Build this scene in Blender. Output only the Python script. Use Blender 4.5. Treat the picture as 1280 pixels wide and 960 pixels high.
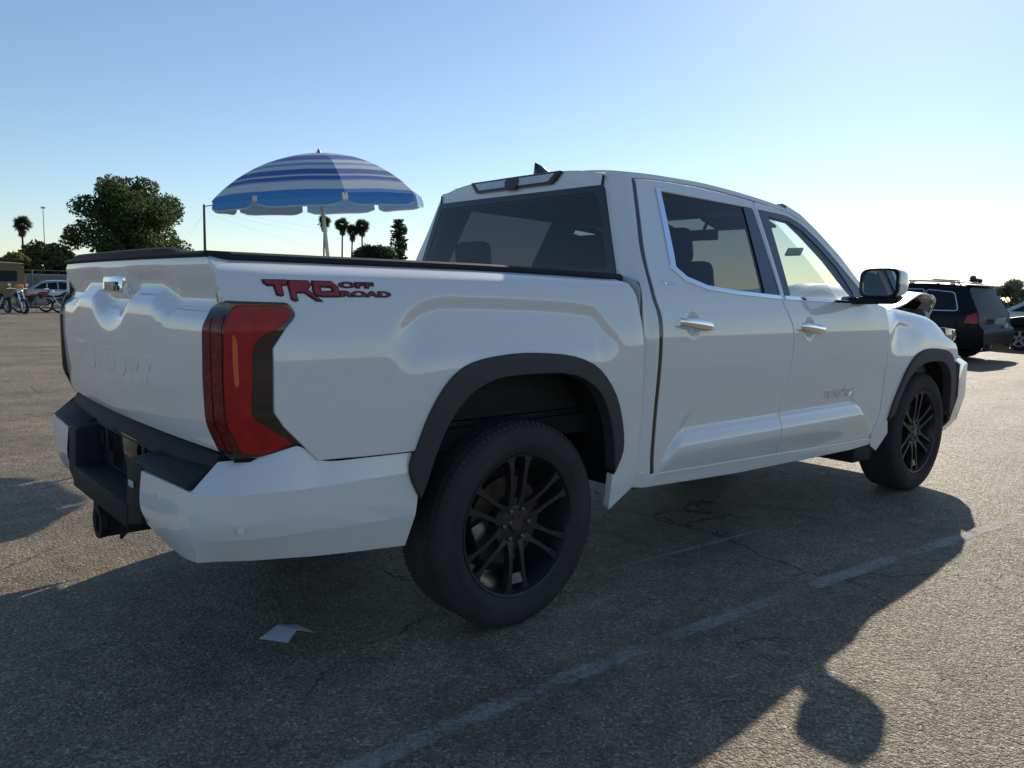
import bpy, bmesh, math, random
import numpy as np
from mathutils import Vector, Matrix, geometry

for o in list(bpy.data.objects):
    bpy.data.objects.remove(o)
SC = bpy.context.scene
COL = SC.collection
RAD = math.radians
rnd = random.Random(7)

# ------------------------------------------------------------------ camera
def look(yaw, pitch, roll):
    f = Vector((math.cos(pitch) * math.cos(yaw), math.cos(pitch) * math.sin(yaw), -math.sin(pitch)))
    r = f.cross(Vector((0, 0, 1))).normalized()
    u = r.cross(f)
    c, s = math.cos(roll), math.sin(roll)
    return c * r + s * u, -s * r + c * u, f
cam = bpy.data.cameras.new('camera')
cam.sensor_fit = 'HORIZONTAL'; cam.sensor_width = 36.0
cam.lens = 998.97 / 1280 * 36
cam.clip_start = .05; cam.clip_end = 3000
co = bpy.data.objects.new('camera', cam); COL.objects.link(co)
cr, cu, cf = look(0.856905, 0.114664, 0.020161)
co.matrix_world = Matrix(((cr.x, cu.x, -cf.x, -2.03975), (cr.y, cu.y, -cf.y, -3.2503), (cr.z, cu.z, -cf.z, 1.32321), (0, 0, 0, 1)))
SC.camera = co
CAMP = Vector((-2.03975, -3.2503, 1.32321))

# ------------------------------------------------------------------ light
SUN_EL, SUN_AZ = RAD(29.3), RAD(23.7)       # azimuth from +x towards +y
w = bpy.data.worlds.new('World'); SC.world = w; w.use_nodes = True
nt = w.node_tree; nt.nodes.clear()
sky = nt.nodes.new('ShaderNodeTexSky'); sky.sky_type = 'NISHITA'
sky.sun_disc = False
sky.sun_elevation = SUN_EL
sky.sun_rotation = math.pi / 2 - SUN_AZ
sky.air_density = 1.0; sky.dust_density = 0.18; sky.ozone_density = 3.0
bg = nt.nodes.new('ShaderNodeBackground'); bg.inputs[1].default_value = 0.095
out = nt.nodes.new('ShaderNodeOutputWorld')
nt.links.new(sky.outputs[0], bg.inputs[0]); nt.links.new(bg.outputs[0], out.inputs[0])
sl = bpy.data.lights.new('sun', 'SUN'); sl.energy = 3.6; sl.angle = RAD(.53); sl.color = (1, .90, .75)
so = bpy.data.objects.new('sun', sl); COL.objects.link(so)
sd = Vector((math.cos(SUN_EL) * math.cos(SUN_AZ), math.cos(SUN_EL) * math.sin(SUN_AZ), math.sin(SUN_EL)))
so.rotation_euler = sd.to_track_quat('Z', 'Y').to_euler()
so.location = (30, 13, 30)
vs = SC.view_settings
vs.view_transform = 'Standard'; vs.look = 'None'; vs.exposure = 0.38; vs.gamma = 1.0; vs.use_curve_mapping = False
SC.render.resolution_x, SC.render.resolution_y = 1024, 768

# ------------------------------------------------------------------ materials
MATS = {}
def mat(name, color=(.5, .5, .5), rough=.5, metal=0., coat=0., coat_rough=.03, spec=.5, var=.06, scale=8., bump=0., bscale=60., trans=None, emit=None):
    if name in MATS: return MATS[name]
    m = bpy.data.materials.new(name); m.use_nodes = True
    n = m.node_tree; b = n.nodes['Principled BSDF']
    b.inputs['Roughness'].default_value = rough
    b.inputs['Metallic'].default_value = metal
    b.inputs['Coat Weight'].default_value = coat
    b.inputs['Coat Roughness'].default_value = coat_rough
    b.inputs['Specular IOR Level'].default_value = spec
    tc = n.nodes.new('ShaderNodeTexCoord')
    if var > 0:
        nz = n.nodes.new('ShaderNodeTexNoise'); nz.inputs['Scale'].default_value = scale; nz.inputs['Detail'].default_value = 5
        n.links.new(tc.outputs['Object'], nz.inputs['Vector'])
        rp = n.nodes.new('ShaderNodeValToRGB')
        rp.color_ramp.elements[0].position = .3; rp.color_ramp.elements[1].position = .7
        rp.color_ramp.elements[0].color = tuple(max(0, c * (1 - var)) for c in color) + (1,)
        rp.color_ramp.elements[1].color = tuple(min(1, c * (1 + var)) for c in color) + (1,)
        n.links.new(nz.outputs[0], rp.inputs[0]); n.links.new(rp.outputs[0], b.inputs['Base Color'])
    else:
        b.inputs['Base Color'].default_value = tuple(color) + (1,)
    if bump > 0:
        nb = n.nodes.new('ShaderNodeTexNoise'); nb.inputs['Scale'].default_value = bscale; nb.inputs['Detail'].default_value = 4
        n.links.new(tc.outputs['Object'], nb.inputs['Vector'])
        bp = n.nodes.new('ShaderNodeBump'); bp.inputs['Strength'].default_value = 1; bp.inputs['Distance'].default_value = bump
        n.links.new(nb.outputs[0], bp.inputs['Height']); n.links.new(bp.outputs[0], b.inputs['Normal'])
    if trans: b.inputs['Transmission Weight'].default_value = trans
    if emit:
        b.inputs['Emission Color'].default_value = tuple(emit) + (1,); b.inputs['Emission Strength'].default_value = 1
    MATS[name] = m
    return m
def glass(name, tint, refl=1.0, rough=.0, ior=1.5):
    m = bpy.data.materials.new(name); m.use_nodes = True
    n = m.node_tree; n.nodes.clear()
    o = n.nodes.new('ShaderNodeOutputMaterial'); mx = n.nodes.new('ShaderNodeMixShader')
    t = n.nodes.new('ShaderNodeBsdfTransparent'); t.inputs[0].default_value = tuple(tint) + (1,)
    g = n.nodes.new('ShaderNodeBsdfGlossy'); g.inputs['Roughness'].default_value = rough; g.inputs[0].default_value = (refl, refl, refl, 1)
    f = n.nodes.new('ShaderNodeFresnel'); f.inputs[0].default_value = ior
    # same reflectance from both sides of the pane
    gm = n.nodes.new('ShaderNodeNewGeometry'); ii = n.nodes.new('ShaderNodeMapRange')
    ii.inputs['To Min'].default_value = ior; ii.inputs['To Max'].default_value = 1 / ior
    n.links.new(gm.outputs['Backfacing'], ii.inputs[0]); n.links.new(ii.outputs[0], f.inputs[0])
    n.links.new(f.outputs[0], mx.inputs[0]); n.links.new(t.outputs[0], mx.inputs[1]); n.links.new(g.outputs[0], mx.inputs[2])
    n.links.new(mx.outputs[0], o.inputs[0])
    MATS[name] = m
    return m
PAINT = mat('pearl_white_paint', (.85, .85, .835), .35, .0, 1., .012, .15, .012, 30)
PAINT.node_tree.nodes['Principled BSDF'].inputs['Coat IOR'].default_value = 1.95
# fine dust and orange peel on the paint
_n = PAINT.node_tree; _b = _n.nodes['Principled BSDF']
_tc = _n.nodes.new('ShaderNodeTexCoord'); _nz = _n.nodes.new('ShaderNodeTexNoise'); _nz.inputs['Scale'].default_value = 5; _nz.inputs['Detail'].default_value = 8
_n.links.new(_tc.outputs['Object'], _nz.inputs['Vector'])
_mr = _n.nodes.new('ShaderNodeMapRange'); _mr.inputs['From Min'].default_value = .35; _mr.inputs['From Max'].default_value = .75
_mr.inputs['To Min'].default_value = .015; _mr.inputs['To Max'].default_value = .07
_n.links.new(_nz.outputs[0], _mr.inputs[0]); _n.links.new(_mr.outputs[0], _b.inputs['Coat Roughness'])
_nb = _n.nodes.new('ShaderNodeTexNoise'); _nb.inputs['Scale'].default_value = 4; _nb.inputs['Detail'].default_value = 1
_n.links.new(_tc.outputs['Object'], _nb.inputs['Vector'])
_bp = _n.nodes.new('ShaderNodeBump'); _bp.inputs['Strength'].default_value = 1; _bp.inputs['Distance'].default_value = .0005
_n.links.new(_nb.outputs[0], _bp.inputs['Height']); _n.links.new(_bp.outputs[0], _b.inputs['Coat Normal'])

BLACKPL = mat('black_textured_plastic', (.022, .022, .023), .65, spec=.25, bump=.0006, bscale=500, var=.15, scale=20)
FLARE = mat('dark_grey_flare_plastic', (.046, .044, .044), .62, bump=.0004, bscale=400, var=.1, scale=12)
GLOSSBLK = mat('gloss_black', (.012, .012, .014), .12, coat=.6, var=.05)
DARK = mat('dark_underbody', (.020, .019, .020), .9, spec=.2, var=.25, scale=5)
GAP = mat('seam_black', (.006, .006, .006), .9, var=0)
CHROME = mat('chrome', (.90, .91, .93), .05, 1., var=.02)
SATIN = mat('satin_silver', (.55, .56, .58), .25, 1., var=.03)
RUBBER = mat('tyre_rubber', (.050, .046, .044), .85, spec=.25, var=.22, scale=5, bump=.0006, bscale=160)
RIMBLK = mat('black_wheel_paint', (.026, .024, .026), .38, 0., .15, .25, spec=.4, var=.15)
STEEL = mat('dull_steel', (.22, .21, .2), .4, .9, var=.2, scale=30)
RUST = mat('rusty_steel', (.10, .07, .05), .7, .4, var=.35, scale=25)
REDL = mat('red_lens', (.40, .014, .016), .22, 0, .25, .08, spec=.25, var=.16, scale=30)
REDD = mat('dark_red_lens', (.17, .018, .014), .2, 0, .5, .05, spec=.3, var=.45, scale=70)
AMBER = mat('orange_lens', (.78, .13, .03), .12, 0, .8, .03, var=.12, scale=40)
SMOKE = mat('smoked_lens', (.012, .010, .011), .08, 0, 1., .02, var=.1)
BADGER = mat('badge_red', (.44, .02, .03), .3, .2, .4, var=.08)
BADGEB = mat('badge_black', (.015, .015, .018), .25, var=0)
TINT = glass('privacy_glass', (.14, .15, .17), .9)
TINTB = glass('rear_privacy_glass', (.19, .20, .225), 1.0, ior=1.6)
CLEAR = glass('clear_glass', (.70, .76, .74), .9)
LAMPG = mat('clear_lamp_plastic', (.62, .62, .60), .15, .3, .8, var=.2, scale=80)
INTER = mat('dark_interior', (.03, .028, .027), .75, var=.15)
LEATHER = mat('black_leather', (.025, .024, .024), .5, var=.12, bump=.0006, bscale=80)
LINER = mat('grey_headliner', (.32, .30, .27), .9, var=.06)

# ------------------------------------------------------------------ objects
def link(name, me, parent=None, m=None, kind=None):
    o = bpy.data.objects.new(name, me); COL.objects.link(o)
    if parent: o.parent = parent
    if m and me is not None: me.materials.append(m)
    if kind: o['kind'] = kind
    return o
def thing(name, label, cat, loc=(0, 0, 0), rz=0., group=None):
    o = bpy.data.objects.new(name, None); COL.objects.link(o)
    o.empty_display_size = .2
    o.location = loc; o.rotation_euler = (0, 0, rz)
    o['label'] = label; o['category'] = cat
    if group: o['group'] = group
    return o
def tag(o, label, cat, group=None, kind=None):
    o['label'] = label; o['category'] = cat
    if group: o['group'] = group
    if kind: o['kind'] = kind
    return o
def structure(o):
    o['kind'] = 'structure'; return o

class MB:
    def __init__(s): s.v = []; s.f = []
    def add(s, vs, fs):
        k = len(s.v); s.v += [tuple(q) for q in vs]; s.f += [tuple(i + k for i in f) for f in fs]; return s
    def box(s, c, d, rot=None, taper=1.0):
        x, y, z = d[0] / 2, d[1] / 2, d[2] / 2
        P = [Vector((a * x * (taper if e > 0 else 1), b * y * (taper if e > 0 else 1), e * z)) for e in (-1, 1) for b in (-1, 1) for a in (-1, 1)]
        if rot is not None: P = [rot @ q for q in P]
        c = Vector(c)
        return s.add([q + c for q in P], [(0, 2, 3, 1), (4, 5, 7, 6), (0, 1, 5, 4), (2, 6, 7, 3), (0, 4, 6, 2), (1, 3, 7, 5)])
    def hexa(s, P):
        return s.add(P, [(0, 3, 2, 1), (4, 5, 6, 7), (0, 1, 5, 4), (1, 2, 6, 5), (2, 3, 7, 6), (3, 0, 4, 7)])
    def tube(s, pts, r, n=8, cap=True):
        pts = [Vector(q) for q in pts]; k = len(pts)
        rs = r if isinstance(r, (list, tuple)) else [r] * k
        rings = []; prev = None
        for i in range(k):
            t = (pts[min(i + 1, k - 1)] - pts[max(i - 1, 0)]).normalized()
            a = prev if prev is not None else (Vector((0, 0, 1)) if abs(t.z) < .9 else Vector((1, 0, 0)))
            u = (a - t * a.dot(t)).normalized(); v = t.cross(u); prev = u
            rings.append([pts[i] + (u * math.cos(2 * math.pi * j / n) + v * math.sin(2 * math.pi * j / n)) * rs[i] for j in range(n)])
        V = [q for ring in rings for q in ring]
        F = [(i * n + j, i * n + (j + 1) % n, (i + 1) * n + (j + 1) % n, (i + 1) * n + j) for i in range(k - 1) for j in range(n)]
        if cap: F += [tuple(range(n))[::-1], tuple(range((k - 1) * n, k * n))]
        return s.add(V, F)
    def lathe(s, prof, M=None, n=48, closed=False):
        # prof: (axial, radius); axis = local y ; M maps to place
        k = len(prof); V = []
        for a, r in prof:
            for j in range(n):
                t = 2 * math.pi * j / n
                q = Vector((r * math.cos(t), a, r * math.sin(t)))
                V.append(M @ q if M is not None else q)
        F = [(i * n + j, i * n + (j + 1) % n, (i + 1) * n + (j + 1) % n, (i + 1) * n + j) for i in range(k - 1) for j in range(n)]
        if closed: F += [((k - 1) * n + j, (k - 1) * n + (j + 1) % n, (j + 1) % n, j) for j in range(n)]
        return s.add(V, F)
    def loft(s, rows, closed=False):
        n = len(rows[0]); V = [q for r in rows for q in r]
        F = []
        for i in range(len(rows) - 1):
            for j in range(n - 1 if not closed else n):
                F.append((i * n + j, i * n + (j + 1) % n, (i + 1) * n + (j + 1) % n, (i + 1) * n + j))
        return s.add(V, F)
    def prism(s, poly, fn, depth):
        # poly 2D list, fn(a,b,d)->3D; extrude from d=0 to d=depth
        n = len(poly)
        A = [fn(a, b, 0) for a, b in poly]; B = [fn(a, b, depth) for a, b in poly]
        return s.add(A + B, [tuple(range(n)), tuple(range(n, 2 * n))[::-1]] + [(i, i + n, (i + 1) % n + n, (i + 1) % n) for i in range(n)])
    def build(s, name, m, parent=None, smooth=35, bevel=0., seg=2, kind=None, recalc=True, sub=0):
        me = bpy.data.meshes.new(name)
        me.from_pydata(s.v, [], s.f)
        if recalc or bevel > 0:
            bm = bmesh.new(); bm.from_mesh(me)
            if recalc: bmesh.ops.recalc_face_normals(bm, faces=bm.faces)
            if bevel > 0:
                es = [e for e in bm.edges if len(e.link_faces) == 2 and e.calc_face_angle(0) > RAD(30)]
                bmesh.ops.bevel(bm, geom=es, offset=bevel, segments=seg, profile=.5, affect='EDGES', clamp_overlap=True)
            bm.to_mesh(me); bm.free()
        if smooth:
            me.shade_smooth(); me.set_sharp_from_angle(angle=RAD(smooth))
        o = link(name, me, parent, m, kind)
        if sub:
            md = o.modifiers.new('sub', 'SUBSURF'); md.levels = sub; md.render_levels = sub
        return o

class Curve:
    """monotone cubic interpolation"""
    def __init__(s, pts):
        s.x = [q[0] for q in pts]; s.y = [q[1] for q in pts]; n = len(pts)
        h = [s.x[i + 1] - s.x[i] for i in range(n - 1)]; d = [(s.y[i + 1] - s.y[i]) / h[i] for i in range(n - 1)]
        m = [0.] * n; m[0] = d[0]; m[-1] = d[-1]
        for i in range(1, n - 1):
            if d[i - 1] * d[i] <= 0: m[i] = 0
            else:
                w1, w2 = 2 * h[i] + h[i - 1], h[i] + 2 * h[i - 1]
                m[i] = (w1 + w2) / (w1 / d[i - 1] + w2 / d[i])
        s.m = m; s.h = h
    def __call__(s, t):
        x = s.x
        if t <= x[0]: return s.y[0] + s.m[0] * (t - x[0])
        if t >= x[-1]: return s.y[-1] + s.m[-1] * (t - x[-1])
        lo, hi = 0, len(x) - 1
        while hi - lo > 1:
            k = (lo + hi) // 2
            if x[k] <= t: lo = k
            else: hi = k
        h = s.h[lo]; u = (t - x[lo]) / h
        return (s.y[lo] * (1 + 2 * u) * (1 - u) ** 2 + s.m[lo] * h * u * (1 - u) ** 2 + s.y[lo + 1] * u * u * (3 - 2 * u) + s.m[lo + 1] * h * u * u * (u - 1))
def lin(a, b, t): return max(0., min(1., (t - a) / (b - a)))
def sstep(a, b, t):
    t = max(0., min(1., (t - a) / (b - a))); return t * t * (3 - 2 * t)
def fillet(poly, r, n=4):
    """round every corner; r is one radius or a list"""
    out = []; k = len(poly)
    for i in range(k):
        p0, p1, p2 = Vector(poly[i - 1]), Vector(poly[i]), Vector(poly[(i + 1) % k])
        rr = r[i] if isinstance(r, (list, tuple)) else r
        a = (p0 - p1); b = (p2 - p1)
        t = min(rr, a.length * .45, b.length * .45)
        if t < 1e-5: out.append(tuple(p1)); continue
        A = p1 + a.normalized() * t; B = p1 + b.normalized() * t
        for j in range(n + 1):
            u = j / n; q = A * (1 - u) ** 2 + p1 * 2 * u * (1 - u) + B * u * u
            out.append((q.x, q.y))
    return out
def spline(pts, n=4):
    P = [Vector(q) for q in pts]; out = []
    for i in range(len(P) - 1):
        p0, p1, p2, p3 = P[max(i - 1, 0)], P[i], P[i + 1], P[min(i + 2, len(P) - 1)]
        for j in range(n):
            u = j / n
            q = .5 * ((2 * p1) + (p2 - p0) * u + (2 * p0 - 5 * p1 + 4 * p2 - p3) * u * u + (3 * p1 - p0 - 3 * p2 + p3) * u ** 3)
            out.append(tuple(q))
    out.append(tuple(P[-1])); return out
def area2(poly): return sum(poly[i - 1][0] * poly[i][1] - poly[i][0] * poly[i - 1][1] for i in range(len(poly))) / 2
def ccw(poly): return poly if area2(poly) > 0 else poly[::-1]
def resample(poly, step):
    out = []
    for i in range(len(poly)):
        a = Vector(poly[i]); b = Vector(poly[(i + 1) % len(poly)]); n = max(1, int((b - a).length / step + .5))
        if (b - a).length < 1e-5: continue
        for j in range(n): out.append(tuple(a + (b - a) * j / n))
    return out
def offset2(poly, d):
    """move a ccw loop inward by d (negative = outward)"""
    out = []; n = len(poly)
    for i in range(n):
        a, p, b = Vector(poly[i - 1]), Vector(poly[i]), Vector(poly[(i + 1) % n])
        e1 = (p - a).normalized(); e2 = (b - p).normalized()
        n1 = Vector((-e1.y, e1.x)); n2 = Vector((-e2.y, e2.x)); m = n1 + n2
        if m.length < 1e-4: out.append(tuple(p)); continue
        m.normalize(); k = min(1 / max(.35, m.dot(n1)), 2.5)
        q = p + m * d * k; out.append((q.x, q.y))
    return out
def inside(poly, X, Y):
    r = np.zeros(X.shape, bool); n = len(poly); j = n - 1
    for i in range(n):
        xi, yi = poly[i]; xj, yj = poly[j]
        if yi != yj:
            c = ((yi > Y) != (yj > Y)) & (X < (xj - xi) * (Y - yi) / (yj - yi) + xi); r ^= c
        j = i
    return r
def dist_poly(poly, X, Y):
    D = np.full(X.shape, 1e9); n = len(poly)
    for i in range(n):
        ax, ay = poly[i - 1]; bx, by = poly[i]
        dx, dy = bx - ax, by - ay; L = dx * dx + dy * dy + 1e-12
        t = np.clip(((X - ax) * dx + (Y - ay) * dy) / L, 0, 1)
        D = np.minimum(D, np.hypot(X - ax - t * dx, Y - ay - t * dy))
    return D
def panel(name, outer, surf, hint, m, parent=None, holes=(), grid=.03, gap=.0025, lip=.003, thick=.02, edge=.03, off=0., kind=None):
    """sheet-metal panel: outline `outer` (a,b) laid on surf(a,b)->xyz, with rolled edges"""
    outer = offset2(ccw(resample(outer, edge)), gap)
    hs = [offset2(ccw(resample(h, edge)), -gap)[::-1] for h in holes]     # clockwise
    loops = [outer] + hs
    A = np.array(outer)
    gx = np.arange(A[:, 0].min(), A[:, 0].max(), grid); gy = np.arange(A[:, 1].min(), A[:, 1].max(), grid * .8)
    X, Y = [q.ravel() for q in np.meshgrid(gx, gy)]
    ok = inside(outer, X, Y) & (dist_poly(outer, X, Y) > grid * .35)
    for h in hs: ok &= ~inside(h, X, Y) & (dist_poly(h, X, Y) > grid * .35)
    pts = []; edges = []
    for L in loops:
        k = len(pts); pts += [Vector(q) for q in L]; edges += [(k + i, k + (i + 1) % len(L)) for i in range(len(L))]
    pts += [Vector((x, y)) for x, y in zip(X[ok], Y[ok])]
    V2, _, F2, *_ = geometry.delaunay_2d_cdt(pts, edges, [], 0, 1e-6)
    C = np.array([[sum(V2[i][0] for i in f) / len(f), sum(V2[i][1] for i in f) / len(f)] for f in F2])
    keep = inside(outer, C[:, 0], C[:, 1])
    for h in hs: keep &= ~inside(h, C[:, 0], C[:, 1])
    hint = Vector(hint)
    def ev(a, b):
        e = .004
        P = Vector(surf(a, b)); da = Vector(surf(a + e, b)) - Vector(surf(a - e, b)); db = Vector(surf(a, b + e)) - Vector(surf(a, b - e))
        N = da.cross(db).normalized()
        if N.dot(hint) < 0: N = -N
        return P + N * off, N
    PN = [ev(q[0], q[1]) for q in V2]
    verts = [q[0] for q in PN]; norms = []; faces = []
    for f, kp in zip(F2, keep):
        if not kp: continue
        f = list(f)
        n = (verts[f[1]] - verts[f[0]]).cross(verts[f[2]] - verts[f[0]])
        if n.dot(PN[f[0]][1]) < 0: f = f[::-1]
        faces.append(tuple(f)); norms += [PN[i][1] for i in f]
    for L in loops:
        O = offset2(L, -lip); n = len(L); k = len(verts)
        E0 = [ev(*q) for q in L]; E1 = [ev(*q) for q in O]
        verts += [e[0] for e in E0] + [e[0] - e[1] * lip for e in E1] + [e[0] - e[1] * (lip + thick) for e in E1]
        for i in range(n):
            j = (i + 1) % n
            side = (E1[i][0] - E0[i][0]).normalized() if (E1[i][0] - E0[i][0]).length > 1e-7 else E0[i][1]
            sidej = (E1[j][0] - E0[j][0]).normalized() if (E1[j][0] - E0[j][0]).length > 1e-7 else E0[j][1]
            for a, b, na, nb in (((k + i), (k + n + i), (E0[i][1], E0[j][1]), (side, sidej)), ((k + n + i), (k + 2 * n + i), (side, sidej), (side, sidej))):
                base = a - i
                q = [a, b, b - i + j, base + j]; nn = [na[0], nb[0], nb[1], na[1]]
                fn = (verts[q[1]] - verts[q[0]]).cross(verts[q[2]] - verts[q[0]])
                if fn.dot(side + E0[i][1] * .2) < 0: q = q[::-1]; nn = nn[::-1]
                faces.append(tuple(q)); norms += nn
    me = bpy.data.meshes.new(name)
    me.from_pydata(verts, [], faces); me.shade_smooth()
    me.normals_split_custom_set([tuple(q) for q in norms])
    return link(name, me, parent, m, kind)
def flatsolid(name, poly, surf, hint, m, parent, h=.004, holes=(), grid=.03, edge=.02, base=0.):
    """small raised piece lying on a surface"""
    return panel(name, poly, surf, hint, m, parent, holes=holes, grid=grid, gap=0, lip=min(.0015, h * .4), thick=h, edge=edge, off=base + h)
FONT_CACHE = {}
def text_data(s, bold=0.):
    c = bpy.data.curves.new('t', 'FONT'); c.body = s; c.size = 1; c.offset = bold; c.resolution_u = 3
    o = bpy.data.objects.new('t', c); COL.objects.link(o)
    bpy.context.view_layer.update()
    me = bpy.data.meshes.new_from_object(o)
    V = [tuple(q.co) for q in me.vertices]; F = [tuple(q.vertices) for q in me.polygons]
    E = {}
    for f in F:
        for i in range(len(f)):
            e = (f[i], f[(i + 1) % len(f)]); E[e] = 1
    B = [e for e in E if (e[1], e[0]) not in E]
    bpy.data.objects.remove(o); bpy.data.curves.remove(c); bpy.data.meshes.remove(me)
    return V, F, B
def lettering(name, s, surf, hint, a0, a1, b0, b1, m, parent, h=.003, bold=0., shear=0., base=0.):
    """raised letters laid on a surface, filling a0..a1 x b0..b1"""
    V, F, B = text_data(s, bold)
    x0 = min(q[0] for q in V); x1 = max(q[0] for q in V); y0 = min(q[1] for q in V); y1 = max(q[1] for q in V)
    hint = Vector(hint); T = []; G = []
    for q in V:
        v = (q[1] - y0) / (y1 - y0); a = a0 + (a1 - a0) * (q[0] - x0) / (x1 - x0) + shear * v; b = b0 + (b1 - b0) * v
        e = .004; P = Vector(surf(a, b)); N = (Vector(surf(a + e, b)) - Vector(surf(a - e, b))).cross(Vector(surf(a, b + e)) - Vector(surf(a, b - e))).normalized()
        if N.dot(hint) < 0: N = -N
        T.append(P + N * (base + h)); G.append(P + N * (base - .001))
    n = len(V)
    mb = MB(); mb.add(T + G, F + [(e[0], e[1], e[1] + n, e[0] + n) for e in B])
    return mb.build(name, m, parent, smooth=30)
# ================================================================== PICKUP TRUCK
truck = thing('pickup_truck', 'white crew cab pickup truck with black wheels and a crumpled hood', 'pickup truck')

cabprof = Curve([(.30, .915), (.40, .94), (.45, .95), (.55, .963), (.65, .972), (.75, .977), (.85, .983), (.95, .990), (1.05, .994), (1.12, .994), (1.2, .988), (1.28, .974), (1.34, .960), (1.375, .946), (1.40, .935), (1.9, .70), (2.0, .65)])
def wcab(x, z):
    f = (1 - sstep(.605, .700, z)) * sstep(.46, .60, z) * .026 - .012 * lin(.685, .695, z) * (1 - sstep(.70, .88, z))
    k = sstep(.965 - (.72 - z) * .8, 1.035 - (.72 - z) * .8, x) * (1 - sstep(2.655 + (.70 - z) * 1.4, 2.715 + (.70 - z) * 1.4, x))
    cup = 0.
    for hx, hz in ((1.025, 1.191), (2.072, 1.158)):
        if abs(x - hx) < .09: cup -= .020 * (1 - sstep(.15, 1.0, math.hypot((x - hx) / .062, (z - hz) / .066)))
    return cabprof(z) + f * k + cup
fenprof = Curve([(.30, .93), (.5, .965), (.8, .985), (.95, .990), (1.08, .986), (1.16, .972), (1.22, .950), (1.26, .925), (1.285, .89), (1.31, .84)])
fdrop = Curve([(2.9, 0), (3.05, .005), (3.36, .025), (3.8, .07), (4.0, .12), (4.25, .2), (4.6, .3)])
fline = Curve([(2.95, 1.0), (3.006, 1.036), (3.149, 1.144), (3.262, 1.190), (3.547, 1.15), (3.8, 1.10)])
def wfen(x, z):
    t = sstep(2.95, 3.25, x)
    zz = z + fdrop(x) * sstep(.85, 1.12, z)
    sl_ = (fline(x + .01) - fline(x - .01)) / .02; d = (fline(x) - z) / math.sqrt(1 + sl_ * sl_)
    amp = sstep(2.98, 3.14, x) * (1 - sstep(3.32, 3.62, x))
    g = -.015 * sstep(-.010, .046, d) * (1 - sstep(.042, .34, d)) * amp * sstep(.93, 1.08, z)
    g += .008 * sstep(.06, .34, d) * sstep(2.95, 3.6, x)
    taper = -.15 * max(0, x - 3.9) ** 2
    return wcab(x, z) * (1 - t) + (fenprof(zz) + g + taper) * t
bedprof = Curve([(.30, .945), (.40, .955), (.50, .965), (.65, .975), (.77, .982), (.95, .989), (1.08, .990), (1.15, .986), (1.25, .970), (1.33, .953), (1.355, .944), (1.37, .932), (1.385, .911), (1.395, .889), (1.404, .862), (1.43, .78)])
bline = Curve([(-.80, 1.08), (-.70, 1.13), (-.63, 1.184), (-.46, 1.287), (-.37, 1.303), (-.04, 1.297), (.37, 1.271), (.45, 1.21), (.587, 1.078), (.70, .98)])
def wbed(x, z):
    sl_ = (bline(x + .01) - bline(x - .01)) / .02; d = (bline(x) - z) / math.sqrt(1 + sl_ * sl_)
    amp = sstep(-.64, -.48, x) * (1 - sstep(.36, .60, x))
    g = -.017 * sstep(-.010, .050, d) * (1 - sstep(.046, .32, d)) * amp * sstep(1.02, 1.17, z)
    g += .009 * sstep(.06, .34, d) * sstep(-1.1, -.35, x) * (1 - sstep(.20, .75, x))
    corner = -.5 * max(0, -1.0 - x) ** 2
    # front top corner of the box rolls in towards the cab
    fr = -.5 * max(0, x - .60) ** 2
    return bedprof(z) + g + corner + fr
def S(wf, sg):
    return lambda a, b: (a, sg * wf(a, b), b)

flare_r_out = spline([(-.493, .608), (-.535, .70), (-.51, .777), (-.455, .904), (-.376, 1.008), (-.278, 1.062), (-.132, 1.084), (.029, 1.086), (.234, 1.066), (.386, 1.008), (.494, .894), (.548, .764), (.563, .65), (.522, .563)], 3)
flare_r_in = spline([(-.478, .640), (-.410, .820), (-.315, .942), (-.182, 1.006), (.016, 1.017), (.240, 1.000), (.402, .910), (.488, .748), (.520, .600)], 3)
flare_f_out = spline([(3.165, .556), (3.20, .66), (3.262, .76), (3.335, .862), (3.459, .950), (3.654, .990), (3.883, .980), (4.05, .945), (4.142, .848), (4.20, .70), (4.215, .56), (4.16, .50)], 3)
flare_f_in = spline([(3.215, .575), (3.29, .72), (3.40, .835), (3.54, .895), (3.70, .912), (3.88, .902), (4.02, .845), (4.09, .728), (4.13, .56)], 3)

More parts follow.
